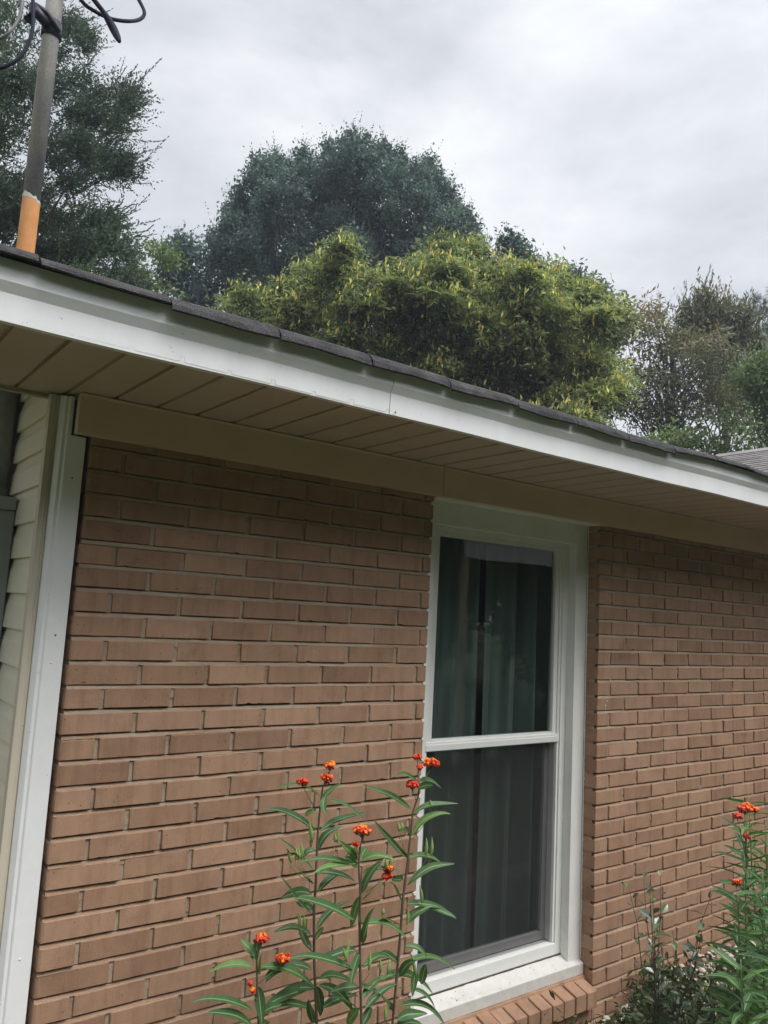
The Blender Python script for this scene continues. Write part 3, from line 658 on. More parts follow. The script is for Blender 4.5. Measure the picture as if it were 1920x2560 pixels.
# ------------------------------------------------------------------ service mast, meter box, cables
mast = empty('service_mast', (-0.238, 0.5, -2.2)); tag(mast, 'weathered metal electric mast with orange painted foot rising through the roof at the corner', 'utility mast')
MX, MY = -0.2385, 0.50
mb = MB(); mb.tube([(MX, MY, 0.825), (MX, MY, 2.45)], 0.0285, 24); mb.build('pipe', [M['pipe']], mast)
mb = MB(); vs = []; k = 24
for z0_, z1_ in ((0.30, 0.827),):
    for i in range(k):
        t = 2 * math.pi * i / k; vs.append((MX + .0290 * math.cos(t), MY + .0290 * math.sin(t), z0_))
    for i in range(k):
        t = 2 * math.pi * i / k; vs.append((MX + .0290 * math.cos(t), MY + .0290 * math.sin(t), z1_ + random.gauss(0, .003) - 0.010 * math.cos(t)))
mb.add(vs, [(i, (i + 1) % k, (i + 1) % k + k, i + k) for i in range(k)], 0, .5, True); mb.build('painted_foot', [M['orange']], mast)
mb = MB(); vs = []
for ring in range(2):
    for i in range(k):
        t = 2 * math.pi * i / k; vs.append((MX + .0296 * math.cos(t), MY + .0296 * math.sin(t), 0.823 + ring * .016 + random.gauss(0, .003) - 0.010 * math.cos(t)))
mb.add(vs, [(i, (i + 1) % k, (i + 1) % k + k, i + k) for i in range(k)], 0, .5, True); mb.build('paint_edge', [plain('chalky_edge', (.5, .48, .42, 1), .8)], mast)
mb = MB(); mb.tube([(MX, MY, -0.204), (MX, MY, 0.30)], 0.0285, 24); mb.tube([(MX, MY, -0.204), (MX, MY, -0.165)], 0.0315, 24); mb.tube([(MX, MY, 0.15), (MX, MY, 0.165)], 0.033, 24)
mb.build('conduit', [M['pipe_grey']], mast)
# clamp with insulator
mb = MB(); zc = atY(95, 62, MY)[2]
mb.tube([(MX, MY, zc - .03), (MX, MY, zc + .03)], 0.033, 24)
mb.tube([(MX - .02, MY - .025, zc), (MX - .075, MY - .055, zc + .012), (MX - .085, MY - .06, zc - .04)], [.017, .02, .016], 10)
mb.tube([(MX + .02, MY - .025, zc - .012), (MX - .03, MY - .04, zc + .03), (MX - .07, MY - .04, zc + .035)], .012, 8)
mb.build('clamp', [M['clamp']], mast)
mb = MB(); mb.ball((MX, MY, 2.50), 0.075, sx=.9, sy=1.1, sz=1.0, seg=14, rings=8); mb.build('weatherhead', [M['pipe_grey']], mast)
def cable(name, pxs, Y, r, mat, parent=None):
    pts = [atY(x, y, Y + dy) for x, y, dy in pxs]
    # Catmull-Rom
    P = [pts[0]] + pts + [pts[-1]]; outp = []
    for i in range(1, len(P) - 2):
        for t in np.linspace(0, 1, 8, endpoint=False):
            a, b, c_, d = P[i - 1], P[i], P[i + 1], P[i + 2]
            outp.append(0.5 * ((2 * b) + (-a + c_) * t + (2 * a - 5 * b + 4 * c_ - d) * t * t + (-a + 3 * b - 3 * c_ + d) * t ** 3))
    outp.append(pts[-1]); mb = MB(); nr_ = len(outp); mb.tube(outp, [r * (1 if name != 'service_cable' else (1 + .7 * math.sin(3.14 * min(1, max(0, (i_ / nr_ - .55) / .45))) - .55 * max(0, (i_ / nr_ - .85) / .15))) for i_ in range(nr_)], 8); return mb.build(name, [mat], parent)
c1 = cable('drip_loop_cable', [(120, -190, .0), (165, -60, 0), (205, 3, 0), (232, 25, 0), (275, 46, 0), (320, 53, 0), (350, 48, .02), (361, 32, .03), (350, 5, .05), (330, -30, .05), (300, -90, .05)], 0.45, 0.0068, M['cable'])
tag(c1, 'black drip loop cable curling in a bow against the sky', 'cable', )
c2 = cable('service_cable', [(140, -150, .0), (190, -60, 0), (237, 2, 0), (262, 35, 0), (285, 75, 0), (299, 105, -.02)], 0.42, 0.0085, M['cable'])
tag(c2, 'black cable ending in a blunt tip, crossing the drip loop', 'cable')
c3 = cable('looped_cable', [(80, -60, -.03), (83, 20, -.05), (80, 80, -.06), (60, 130, -.06), (30, 158, -.05), (-10, 172, -.03), (-80, 175, 0)], 0.45, 0.0062, M['cable'])
tag(c3, 'dark cable sagging left from the mast clamp, lower of the two', 'cable')
c4 = cable('looped_cable', [(62, -80, -.03), (55, 10, -.05), (45, 50, -.05), (22, 82, -.05), (-8, 98, -.03), (-80, 105, 0)], 0.45, 0.0055, M['cable_grey'])
tag(c4, 'grey cable sagging left beside the mast clamp, upper of the two', 'cable')
# meter box
box = empty('meter_box', (-0.27, 0.42, -0.9)); tag(box, 'blue grey electric meter box mounted on the beige siding', 'meter box')
mb = MB(); mb.box(-0.345, -0.2045, 0.362, 0.62, -0.92, -0.247); mb.build('case', [M['box_grey']], box, bevel=0.004)
mb = MB(); mb.box(-0.349, -0.2045, 0.357, 0.625, -0.2455, -0.204); mb.build('hood', [M['box_grey']], box, bevel=0.003)

# ------------------------------------------------------------------ trees
def rand_unit(n):
    v = rng.normal(size=(n, 3)); return v / np.linalg.norm(v, axis=1, keepdims=True)
def leaf_quads(cent, n_per, size, aspect, spread, up=0.3, droop=0.0, fold=0.15, axis=None, jit=1.0):
    """leaves scattered round sprig centres; returns (n,4,3), tone"""
    n = len(cent) * n_per
    c = np.repeat(cent, n_per, axis=0) + rng.normal(size=(n, 3)) * spread
    ax = rand_unit(n); ax[:, 2] -= droop
    if axis is not None: ax = ax * jit + np.repeat(axis, n_per, axis=0)
    ax /= np.linalg.norm(ax, axis=1, keepdims=True)
    nr = rand_unit(n); nr[:, 2] += up; s = np.cross(ax, nr); s /= (np.linalg.norm(s, axis=1, keepdims=True) + 1e-9); nr = np.cross(s, ax)
    l = size * rng.uniform(0.65, 1.3, (n, 1)); w = l * aspect
    V = np.stack([c - ax * l * .5, c + s * w * .5 + nr * w * fold, c + ax * l * .5, c - s * w * .5 + nr * w * fold], 1); return V
GAP = {}
def crown(blobs, D, dens, sprigs_per_m3=None, shell=0.55):
    global rng
    rng = np.random.default_rng(len(blobs) * 31 + int(D * 10)); thr = -3 if len(blobs) > 150 else -1.05
    """blobs (px,py,rpx[,depth offset]) -> sprig centres in space"""
    C_ = []; T = []
    for b in blobs:
        px, py, rp = b[:3]; dz = b[3] if len(b) > 3 else 0.0
        d = D + dz; c = atD(px, py, d); r = rp * d / FPX
        n = max(int(dens * (rp / 40.0) ** 2 * 10), 20 if rp < 20 else 1)
        u = rand_unit(n); rad = r * (rng.uniform(shell, 1.0, (n, 1)) ** 0.7) * (1 + 0.12 * rng.normal(size=(n, 1)))
        sc = np.array([1, 1, 0.9]); C_.append(c + u * rad * sc); T.append(0.42 + 0.20 * rng.normal() + 0.36 * u[:, 2] + 0.1 * rng.normal(size=n))  # clump tops lighter, undersides darker: lit and shaded tones painted in
    C_ = np.concatenate(C_); T = np.concatenate(T); k = gaps(C_, 1.6, thr); return C_[k], T[k]
def gaps(P, f, thr=-1.05):
    q = P * f; v = np.sin(q[:, 0] * 1.9 + 1.3 * np.sin(q[:, 2] * 1.1)) + np.sin(q[:, 1] * 2.1 + q[:, 2]) * .6 + np.sin(q[:, 2] * 2.7 + q[:, 0] * .8); w = np.sin(q[:, 0] * 5.3 + q[:, 2] * 3.1) * .5 + np.sin(q[:, 2] * 6.1 - q[:, 1] * 4) * .5
    return v + w > thr
def trunk_and_limbs(mb, base, top, r, ends, n=26):
    base = np.array(base, float); top = np.array(top, float); ax = top - base
    P = [base + ax * t + np.array([.06 * math.sin(5 * t), .06 * math.cos(4 * t), 0]) * np.linalg.norm(ax) * .25 for t in np.linspace(0, 1, 8)]
    mb.tube(P, [r * (1 - .8 * t) for t in np.linspace(0, 1, 8)], 9)
    idx = rng.choice(len(ends), min(n, len(ends)), replace=False)
    for i in idx:
        e_ = ends[i]; t = np.clip((e_[2] - base[2]) / (top[2] - base[2]) - rng.uniform(.12, .3), .15, .95); s_ = base + ax * t
        mid = (s_ + e_) / 2 + rng.normal(size=3) * .08 * np.linalg.norm(e_ - s_); rr = r * (1 - .8 * t) * .30
        mb.tube([s_, (s_ + mid) / 2 + rng.normal(size=3) * .02, mid, (mid + e_) / 2 + rng.normal(size=3) * .04, e_], [rr, rr * .8, rr * .6, rr * .4, rr * .15], 6)
def tree(name, label, cat, blobs, D, dens, mat, n_per, size, aspect, spread, trunk_r=0.2, sprig=None, group='trees beyond the roof', limbs=26, droop=0.0, up=0.3, topf=None, trunk_px=None):
    C_, T = crown(blobs, D, dens)
    cx = C_.mean(0); 
    if trunk_px: q = atD(trunk_px, 700, D); cx = np.array([q[0], q[1], cx[2]])
    root = empty(name, (cx[0], cx[1], -2.2)); tag(root, label, cat, group)
    V = leaf_quads(C_, n_per, size, aspect, spread, up, droop); tone = np.repeat(T, n_per) + rng.normal(size=len(V)) * .12
    if sprig: # upright shoots along the outline
        V2, t2 = sprig(C_, T); V = np.concatenate([V, V2]); tone = np.concatenate([tone, t2])
    # undersides of the clumps carry darker tones: shade painted into the leaves
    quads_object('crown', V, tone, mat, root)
    mb = MB(); trunk_and_limbs(mb, (cx[0], cx[1], -2.25), (cx[0] + .2, cx[1], C_[:, 2].max() * .86), trunk_r, C_, limbs); mb.build('trunk', [M['bark']], root)
    return root, C_, T
def shoots(len_, leaf, n_leaf, frac=0.25, lean=0.35, aspect=.4, wilt=0.0):
    def f(C_, T):
        # sprigs near the top and outside
        k = rng.random(len(C_)) < frac; c = C_[k]; t = T[k]; Vs = []; ts = []
        dirn = rng.normal(size=c.shape) * lean; dirn[:, 2] += 1; dirn /= np.linalg.norm(dirn, axis=1, keepdims=True)
        L_ = len_ * rng.uniform(.5, 1.3, (len(c), 1))
        for j in range(n_leaf):
            p = c + dirn * L_ * (j / n_leaf)
            V = leaf_quads(p, 1, leaf * (1.1 - .5 * j / n_leaf), aspect, 0.01, 0.3, wilt, axis=dirn * (.8 - 1.6 * (wilt > 0)), jit=.9)
            Vs.append(V); ts.append(t + .05 * rng.normal(size=len(t)))
        return np.concatenate(Vs), np.concatenate(ts)
    return f
# oak-like big tree in the middle: a mass of upright boughs with sky between them
oak_b = []; random.seed(11)
outline = [(545, 620), (550, 560), (575, 500), (610, 480), (640, 415), (680, 400), (715, 410), (745, 430), (765, 390), (800, 400), (830, 375), (865, 345), (905, 350), (945, 372), (985, 390), (1020, 410), (1065, 410), (1095, 440), (1120, 480), (1150, 520), (1180, 550), (1185, 600)]
for x, y in outline:
    for k in range(2): oak_b.append((x + random.gauss(0, 8), y + 34 + 26 * k + random.gauss(0, 8), random.uniform(17, 26), random.uniform(-1.5, 1.5)))
for k in range(190):
    x = random.uniform(570, 1165); yt = np.interp(x, [p[0] for p in outline], [p[1] for p in outline]) + 55; y = yt + (880 - yt) * random.random()
    oak_b.append((x, y, random.uniform(20, 36), random.uniform(-2.2, 2.2)))
for x, y in ((548, 600), (572, 520), (600, 470), (642, 402), (668, 398), (692, 392), (722, 410), (762, 378), (775, 400), (820, 362), (868, 336), (885, 345), (910, 345), (950, 365), (965, 372), (1000, 385), (1035, 412), (1070, 398), (1090, 430), (1120, 470), (1150, 515), (1178, 545)):
    for k in range(5): oak_b.append((x + random.gauss(0, 3), y + 4 + k * 13, 7 + k * 2.6, random.uniform(-.6, .6)))
oak_b += [(800, 950, 120), (1000, 1000, 120), (850, 455, 40), (880, 500, 44), (900, 550, 44), (850, 560, 40), (820, 510, 38), (870, 610, 44), (1010, 600, 44), (1060, 560, 40), (650, 600, 40)]
tree('dense_tree', 'tallest dense blue green rounded tree beyond the middle of the roof', 'tree', oak_b,
     18, 16, M['oak'], 8, 0.088, .5, .10, .26, shoots(.55, .085, 9, .16), limbs=34)
tree('dense_tree', 'small dense blue green tree between the cedar and the tallest tree', 'tree',
     [(470, 640, 42), (520, 680, 45), (440, 690, 42), (505, 740, 40), (535, 620, 22), (450, 620, 20), (480, 800, 60)], 17, 15, M['oak'], 9, 0.105, .5, .12, .16, shoots(.4, .10, 7, .35), limbs=12)
tree('leafy_tree', 'bright green leafy tree just right of the cedar above the roof', 'tree',
     [(385, 650, 38), (360, 690, 40), (420, 670, 34), (400, 720, 45), (350, 640, 22), (400, 820, 70)], 12, 16, M['bush'], 9, 0.085, .42, .10, .12, shoots(.30, .08, 7, .35), limbs=10)
tree('dense_tree', 'dark tree tip rising behind the right side of the mimosa', 'tree',
     [(1270, 615, 26), (1285, 640, 32), (1310, 660, 32), (1265, 690, 40), (1340, 690, 34), (1380, 700, 32), (1240, 740, 60), (1410, 705, 28), (1440, 715, 28), (1480, 745, 32), (1520, 775, 30), (1550, 800, 26), (1500, 830, 50), (1450, 780, 50), (1340, 780, 60), (1440, 800, 50), (1300, 900, 90)], 16, 15, M['oak'], 9, 0.11, .5, .12, .2, shoots(.3, .10, 6, .25), limbs=14)
# brown-green open tree
tree('open_tree', 'sparse brown green tree with long drooping leaves at the right', 'tree',
     [(1600, 800, 46), (1560, 860, 50), (1650, 850, 55), (1620, 910, 60), (1700, 900, 60), (1560, 960, 55), (1650, 980, 60), (1740, 960, 55), (1780, 880, 50), (1600, 1040, 60), (1700, 1050, 60), (1800, 1000, 50), (1500, 1000, 60), (1480, 920, 55), (1520, 840, 40), (1840, 920, 40), (1850, 1030, 50), (1620, 1150, 90)],
     13, 6.0, M['brownleaf'], 7, 0.095, .30, .12, .14, shoots(.3, .11, 6, .18, .6, .28, 0.6), limbs=60, droop=.5)
tree('leafy_tree', 'tall pointed leafy tree with hanging leaves beside the pine', 'tree',
     [(1770, 800, 34), (1760, 750, 18), (1730, 790, 28), (1800, 790, 30), (1720, 850, 40), (1790, 860, 44), (1610, 815, 20), (1640, 800, 18), (1850, 800, 30), (1870, 860, 40), (1830, 960, 70)], 15, 12, M['brownleaf'], 7, 0.11, .34, .10, .12, shoots(.55, .13, 10, .5, .25, .30, .8), limbs=16, droop=.5)
# pine: needle tufts
def pine(label, blobs, D):
    C_, T = crown(blobs, D, 3.2); cx = C_.mean(0); root = empty('pine_tree', (cx[0], cx[1], -2.2)); tag(root, label, 'pine tree', 'trees beyond the roof')
    n = 26; c = np.repeat(C_, n, axis=0); ax = rand_unit(len(c)); ax[:, 2] += .25; ax /= np.linalg.norm(ax, axis=1, keepdims=True); s = np.cross(ax, rand_unit(len(c))); s /= np.linalg.norm(s, axis=1, keepdims=True); l = .22 * rng.uniform(.7, 1.1, (len(c), 1)); w = .006
    V = np.stack([c - s * w, c + s * w, c + ax * l], 1); quads_object('crown', V, np.repeat(T, n), M['pine'], root, 3)
    mb = MB(); trunk_and_limbs(mb, (cx[0], cx[1], -2.25), (cx[0], cx[1], C_[:, 2].max()), .16, C_, 40); mb.build('trunk', [M['bark']], root)
pine('hazy pine with needle tufts at the right edge of the photo', [(1880, 770, 40), (1850, 830, 45), (1920, 820, 60), (1830, 770, 25), (1900, 880, 50), (1960, 760, 60), (1980, 860, 80), (1920, 960, 80)], 19)
tree('leafy_tree', 'bright green leafy tree low at the right edge above the far roof', 'tree',
     [(1880, 970, 50), (1920, 930, 50), (1840, 1040, 46), (1900, 1060, 60), (1780, 1090, 46), (1840, 1110, 60), (1940, 1010, 60), (1960, 1100, 80), (1720, 1110, 36), (1660, 1120, 36), (1990, 930, 70)], 11.5, 9, M['bush'], 9, 0.075, .45, .11, .10, shoots(.22, .07, 6, .2), limbs=16)

# mimosa with yellow seed pods
mim_b = [(590, 770, 22), (630, 750, 26), (680, 765, 30), (735, 780, 32), (790, 790, 32), (700, 820, 40), (780, 830, 36), (860, 850, 40), (930, 880, 40), (740, 720, 26), (775, 690, 24), (760, 740, 32), (835, 650, 24), (855, 630, 18), (820, 690, 32), (880, 700, 34), (930, 710, 34), (900, 760, 36), (970, 730, 34), (1010, 700, 34), (1050, 670, 34), (1100, 680, 34), (1150, 680, 34), (1200, 685, 34), (1250, 690, 34),
          (1110, 625, 22), (1150, 630, 24), (1180, 645, 26), (1300, 700, 32), (1350, 715, 30), (1390, 700, 26), (1400, 740, 34), (1440, 730, 28), (1480, 750, 28), (1040, 750, 40), (1100, 740, 40), (1170, 750, 44), (1250, 760, 44), (1320, 770, 40), (1380, 790, 40), (1440, 800, 40), (1500, 790, 34), (1530, 800, 28), (1200, 820, 46), (1290, 830, 46), (1360, 860, 46), (1440, 870, 44), (1500, 850, 36), (980, 800, 40), (1050, 830, 44), (1130, 860, 46), (1240, 890, 46), (1330, 930, 44), (1420, 940, 44), (1480, 910, 40), (1240, 960, 40), (1300, 990, 40), (1380, 1010, 40), (1450, 990, 44), (1000, 880, 40), (1060, 910, 40), (1100, 940, 40), (1160, 960, 34), (1510, 960, 36), (1400, 1080, 70), (1200, 1050, 60), (1000, 950, 50)]
mim_b = [(x + random.gauss(0, 9), y + random.gauss(0, 9), r * random.uniform(.55, 1.05), random.uniform(-1.3, 1.3)) for x, y, r in mim_b for _ in range(2)]
def mimosa():
    global rng
    rng = np.random.default_rng(8)
    root = None; Cs = []; Ts = []; tops = []
    for (px, py, rp, dz) in mim_b:
        d = 10.5 + dz; c = atD(px, py, d); r = rp * d / FPX
        n = int(30 * (rp / 36) ** 2) + 6; a = rng.uniform(0, 2 * math.pi, n); q = r * 1.55 * np.sqrt(rng.random(n)); r2_ = r * random.uniform(.7, 1.2)
        p = np.stack([c[0] + q * np.cos(a), c[1] + q * np.sin(a), c[2] + r2_ * .45 * (1 - (q / (r * 1.4)) ** 2) + rng.normal(size=n) * r * .13], 1)
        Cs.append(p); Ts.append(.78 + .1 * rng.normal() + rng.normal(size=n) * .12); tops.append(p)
        m_ = int(n * .7); p2 = c + rng.normal(size=(m_, 3)) * r * .5 - np.array([0, 0, r * .55]); Cs.append(p2); tops.append(p2[rng.random(len(p2)) < .5]); Ts.append(.15 + rng.normal(size=m_) * .12)  # tops toned bright, fill below dark: light and shade painted into leaves
    C_ = np.concatenate(Cs); T = np.concatenate(Ts); cx = C_.mean(0)
    root = empty('spreading_tree', (cx[0], cx[1], -2.2)); tag(root, 'broad spreading tree with feathery leaves and hanging yellow pods beyond the roof', 'tree', 'trees beyond the roof')
    # compound leaf: drooping frond of paired narrow leaflets
    Vs = [leaf_quads(C_, 16, .074, .38, .10, .9)]; ts = [np.repeat(T, 16) + rng.normal(size=len(C_) * 16) * .12]
    nf = 1
    c = np.repeat(C_, nf, axis=0); t = np.repeat(T, nf)
    dr = rng.normal(size=c.shape); dr[:, 2] = dr[:, 2] * .25 + .05; dr /= np.linalg.norm(dr, axis=1, keepdims=True); L_ = .26 * rng.uniform(.6, 1.2, (len(c), 1))
    for j in range(5):
        u = (j + .6) / 5; p = c + dr * L_ * u; p[:, 2] -= (.10 * u * u)
        side = np.cross(dr, np.array([0, 0, 1.])); side /= (np.linalg.norm(side, axis=1, keepdims=True) + 1e-9)
        for sgn in (-1, 1):
            ax = side * sgn * .9 + dr * .55 + rng.normal(size=c.shape) * .12; ax[:, 2] -= .25; ax /= np.linalg.norm(ax, axis=1, keepdims=True)
            l = .085 * (1.1 - .5 * abs(u - .4)) * rng.uniform(.8, 1.2, (len(c), 1)); w = .015
            s2 = np.cross(ax, np.array([0, 0, 1.])); s2 /= (np.linalg.norm(s2, axis=1, keepdims=True) + 1e-9)
            V = np.stack([p, p + ax * l * .5 + s2 * w, p + ax * l, p + ax * l * .5 - s2 * w], 1); Vs.append(V); ts.append(t + rng.normal(size=len(t)) * .06)
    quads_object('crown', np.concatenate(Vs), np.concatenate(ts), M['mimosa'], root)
    tp = np.concatenate(tops); tp = tp + rng.normal(size=tp.shape) * .06; tp = tp[rng.random(len(tp)) < .78]; Vs = []
    for j in range(3):
        n = len(tp); b = tp + rng.normal(size=(n, 3)) * .03 + np.array([0, 0, .10]); ax = rng.normal(size=(n, 3)) * .22; ax[:, 2] -= 1; l = .092 * rng.uniform(.5, 1.3, (n, 1)); w = .0135
        a = rng.uniform(0, 6.28, n); s2 = np.stack([np.cos(a), np.sin(a), 0 * a], 1); Vs.append(np.stack([b - s2 * w * .4, b + ax * l * .5 - s2 * w, b + ax * l, b + ax * l * .5 + s2 * w], 1))
    o = quads_object('yellow_pods', np.concatenate(Vs), rng.random(len(tp) * 3), M['pods'], root); o['kind'] = 'stuff'
    mb = MB(); trunk_and_limbs(mb, (cx[0], cx[1], -2.25), (cx[0] + .1, cx[1], C_[:, 2].max() * .8), .10, C_, 60); mb.build('trunk', [M['bark']], root)
mimosa()

# cedar on the left: horizontal drooping sprays
def cedar():
    global rng
    rng = np.random.default_rng(5); random.seed(5)
    D = 8.5; boughs = [(40, 60, 110), (110, 110, 60), (150, 60, 40), (190, 80, 46), (215, 100, 36), (130, 210, 60), (60, 230, 110), (200, 190, 40), (230, 240, 44), (260, 250, 40), (300, 215, 36), (320, 240, 34), (210, 300, 60), (150, 310, 60), (270, 310, 44), (310, 285, 30), (330, 270, 22), (290, 340, 34),
                      (180, 380, 60), (250, 390, 48), (300, 400, 40), (325, 420, 30), (220, 440, 46), (120, 420, 60), (250, 450, 36), (310, 440, 24), (60, 360, 100), (40, 470, 90), (160, 470, 36), (30, 560, 90), (120, 560, 70), (200, 560, 60), (250, 560, 46), (290, 560, 34), (230, 620, 60), (160, 630, 70), (290, 620, 44), (320, 640, 36), (80, 640, 80), (260, 690, 60), (310, 700, 50), (-60, 100, 140), (-60, 300, 140), (-60, 500, 140), (200, 740, 90)]
    C_ = []; T = []
    for px, py, rp in boughs:
        d = D + random.uniform(-.8, .8); c = atD(px - (14 if px > 180 else 0), py, d); r = rp * d / FPX; n = int(12 * (rp / 36) ** 2) + 4; r *= .86
        u = rand_unit(n) * (rng.random((n, 1)) ** .45) * r; u[:, 2] *= .62; C_.append(c + u); T.append(.45 + .12 * rng.normal() + .3 * u[:, 2] / r + .12 * rng.normal(size=n) + (.15 if py > 540 or px < 60 else 0))  # bough tops toned lighter, light from above painted into the leaves
    C_ = np.concatenate(C_); T = np.concatenate(T); k = gaps(C_, 3.4, -.62); C_, T = C_[k], T[k]; tx = atD(-20, 300, D + .3)
    root = empty('cedar_tree', (tx[0], tx[1], -2.2)); tag(root, 'dark feathery cedar tree rising at the left behind the electric mast', 'cedar tree', 'trees beyond the roof')
    Vs = []; ts = []; nf = 7
    c = np.repeat(C_, nf, axis=0) + rng.normal(size=(len(C_) * nf, 3)) * .05; t = np.repeat(T, nf)
    outw = c - np.array([tx[0], tx[1], 0]); outw[:, 2] = 0; outw /= np.linalg.norm(outw, axis=1, keepdims=True)
    dr = outw * .7 + rng.normal(size=c.shape) * .55; dr[:, 2] += .25; dr /= np.linalg.norm(dr, axis=1, keepdims=True); L_ = .20 * rng.uniform(.5, 1.5, (len(c), 1))
    for j in range(9):
        u = j / 9; p = c + dr * L_ * u; p[:, 2] += -.03 * u + .05 * u * u
        ax = dr * .9 + rng.normal(size=c.shape) * .6; ax /= np.linalg.norm(ax, axis=1, keepdims=True); l = .055 * (1.15 - .75 * u) * rng.uniform(.7, 1.3, (len(c), 1)); s2 = np.cross(ax, rand_unit(len(c))); s2 /= np.linalg.norm(s2, axis=1, keepdims=True); w = .0085
        Vs.append(np.stack([p, p + ax * l * .45 + s2 * w, p + ax * l, p + ax * l * .45 - s2 * w], 1)); ts.append(t + rng.normal(size=len(t)) * .08)
    k = rng.random(len(C_)) < .30; c = C_[k] + rng.normal(size=(k.sum(), 3)) * .08; t = T[k] - .05; dr = (c - np.array([tx[0], tx[1], 0])); dr[:, 2] = 0; dr /= np.linalg.norm(dr, axis=1, keepdims=True); dr = dr * .9 + rng.normal(size=c.shape) * .35; dr[:, 2] += .32; dr /= np.linalg.norm(dr, axis=1, keepdims=True); L_ = .40 * rng.uniform(.5, 1.4, (len(c), 1))
    for j in range(44):
        u = j / 44; p = c + dr * L_ * u; p[:, 2] += .09 * u * u - .05 * u
        ax = dr * .8 + rng.normal(size=c.shape) * .7 * (1.1 - u); ax /= np.linalg.norm(ax, axis=1, keepdims=True); l = .075 * (1.1 - .85 * u) * rng.uniform(.7, 1.3, (len(c), 1)); s2 = np.cross(ax, rand_unit(len(c))); s2 /= np.linalg.norm(s2, axis=1, keepdims=True); w = .0065
        Vs.append(np.stack([p, p + ax * l * .45 + s2 * w, p + ax * l, p + ax * l * .45 - s2 * w], 1)); ts.append(t + rng.normal(size=len(t)) * .08)
    quads_object('crown', np.concatenate(Vs), np.concatenate(ts), M['cedar'], root)
    mb = MB(); trunk_and_limbs(mb, (tx[0], tx[1], -2.25), (tx[0], tx[1], 5.5), .11, C_, 30); mb.build('trunk', [M['bark']], root)
cedar()
# garden trees behind the viewer, mirrored in the glass; enlarged, rear ones added, to block skylight
for i, (x, y, z, r) in enumerate(((4.2, -9.5, 1.4, 3.2), (8.6, -11.5, 1.6, 3.4), (0.0, -10.8, 1.6, 3.2), (13.0, -7.5, 1.2, 3.0), (-5.0, -11, 1.6, 3.4), (-9.0, -6.5, 1.4, 3.0), (6.2, -14.0, 2.4, 4.0), (11.5, -14.5, 2.4, 4.0))):
    n = 3800; u = rand_unit(n) * (rng.random((n, 1)) ** .4) * r; u[:, 2] *= 1.15; C_ = np.array([x, y, z]) + u
    root = empty('garden_tree', (x, y, -2.2)); tag(root, 'leafy garden tree across the yard, mirrored in the window', 'tree', 'garden trees mirrored in the window')
    quads_object('crown', leaf_quads(C_, 9, .26, .55, .20), np.repeat(.5 + .3 * u[:, 2] / r, 9) + rng.normal(size=n * 9) * .12, M['back'], root)  # leaf tone rises with height, painting top light into the crown
    mb = MB(); trunk_and_limbs(mb, (x, y, -2.25), (x, y, z + r * .7), .14, C_, 14); mb.build('trunk', [M['bark']], root)

cp = empty('carport', (9.0, -7.5, -2.2)); tag(cp, 'open carport with a pale fascia, mirrored at the top of the window glass', 'carport')
mb = MB(); mb.box(7.15, 11.5, -6.03, -6.0, .40, .72); mb.build('fascia', [M['white_metal']], cp)
mb = MB(); mb.box(7.0, 11.6, -9.3, -5.95, .725, .77); mb.build('roof', [M['shingle']], cp)
for x, y in ((7.25, -6.1), (11.3, -6.1), (7.25, -9.1), (11.3, -9.1)):
    mb = MB(); mb.box(x - .05, x + .05, y - .05, y + .05, -2.2, .40); mb.build('post', [M['tan_trim']], cp)

# ------------------------------------------------------------------ milkweed
K = 720 / 1659
def q7(x, y): return 480 + K * x, 1840 + K * y
def leafstrip(mb_list, base, tip, ctrl, width, tone, roll, tipdy):
    n = 10; vs = []; ts = np.linspace(0, 1, n + 1)
    wv = random.uniform(0, 6.28); wa = random.uniform(.0, .0035); P = [(1 - t) ** 2 * base + 2 * t * (1 - t) * ctrl + t * t * tip + np.array([0, 0, wa * math.sin(7 * t + wv) * t]) for t in ts]; tone = 1.0 if random.random() < .04 else tone + random.uniform(-.15, .15); width = width * random.uniform(.82, 1.15)
    for i, t in enumerate(ts):
        d = P[min(i + 1, n)] - P[max(i - 1, 0)]; d /= np.linalg.norm(d) + 1e-9
        nrm = roll - d * np.dot(roll, d); nrm /= np.linalg.norm(nrm) + 1e-9; s = np.cross(d, nrm)
        w = width * (math.sin(math.pi * min(1, t ** 0.75 * 0.97 + .015)) ** .85) * .5 + .0006
        c = P[i] - nrm * w * .36; vs += [P[i] + s * w, c + s * w * .12, c - s * w * .12, P[i] - s * w]
    return vs, n, tone
def finish_leaves(items, name, mat, parent):
    me = bpy.data.meshes.new(name); V = []; F = []; tone = []; rib = []
    off = np.array(world_loc(parent))
    for vs, n, t in items:
        b = len(V); V += [tuple(v - off) for v in vs]
        for i in range(n):
            for j in range(3):
                a = b + i * 4 + j; F.append((a, a + 1, a + 5, a + 4)); tone.append(min(1, max(0, t))); rib.append(0.75 if j == 1 else 0.0)
    me.from_pydata(V, [], F); me.materials.append(mat); me.update()
    a = me.attributes.new('tone', 'FLOAT', 'FACE'); a.data.foreach_set('value', tone); a = me.attributes.new('rib', 'FLOAT', 'FACE'); a.data.foreach_set('value', rib)
    me.polygons.foreach_set('use_smooth', [True] * len(F)); o = bpy.data.objects.new(name, me); col.objects.link(o); o.parent = parent; return o
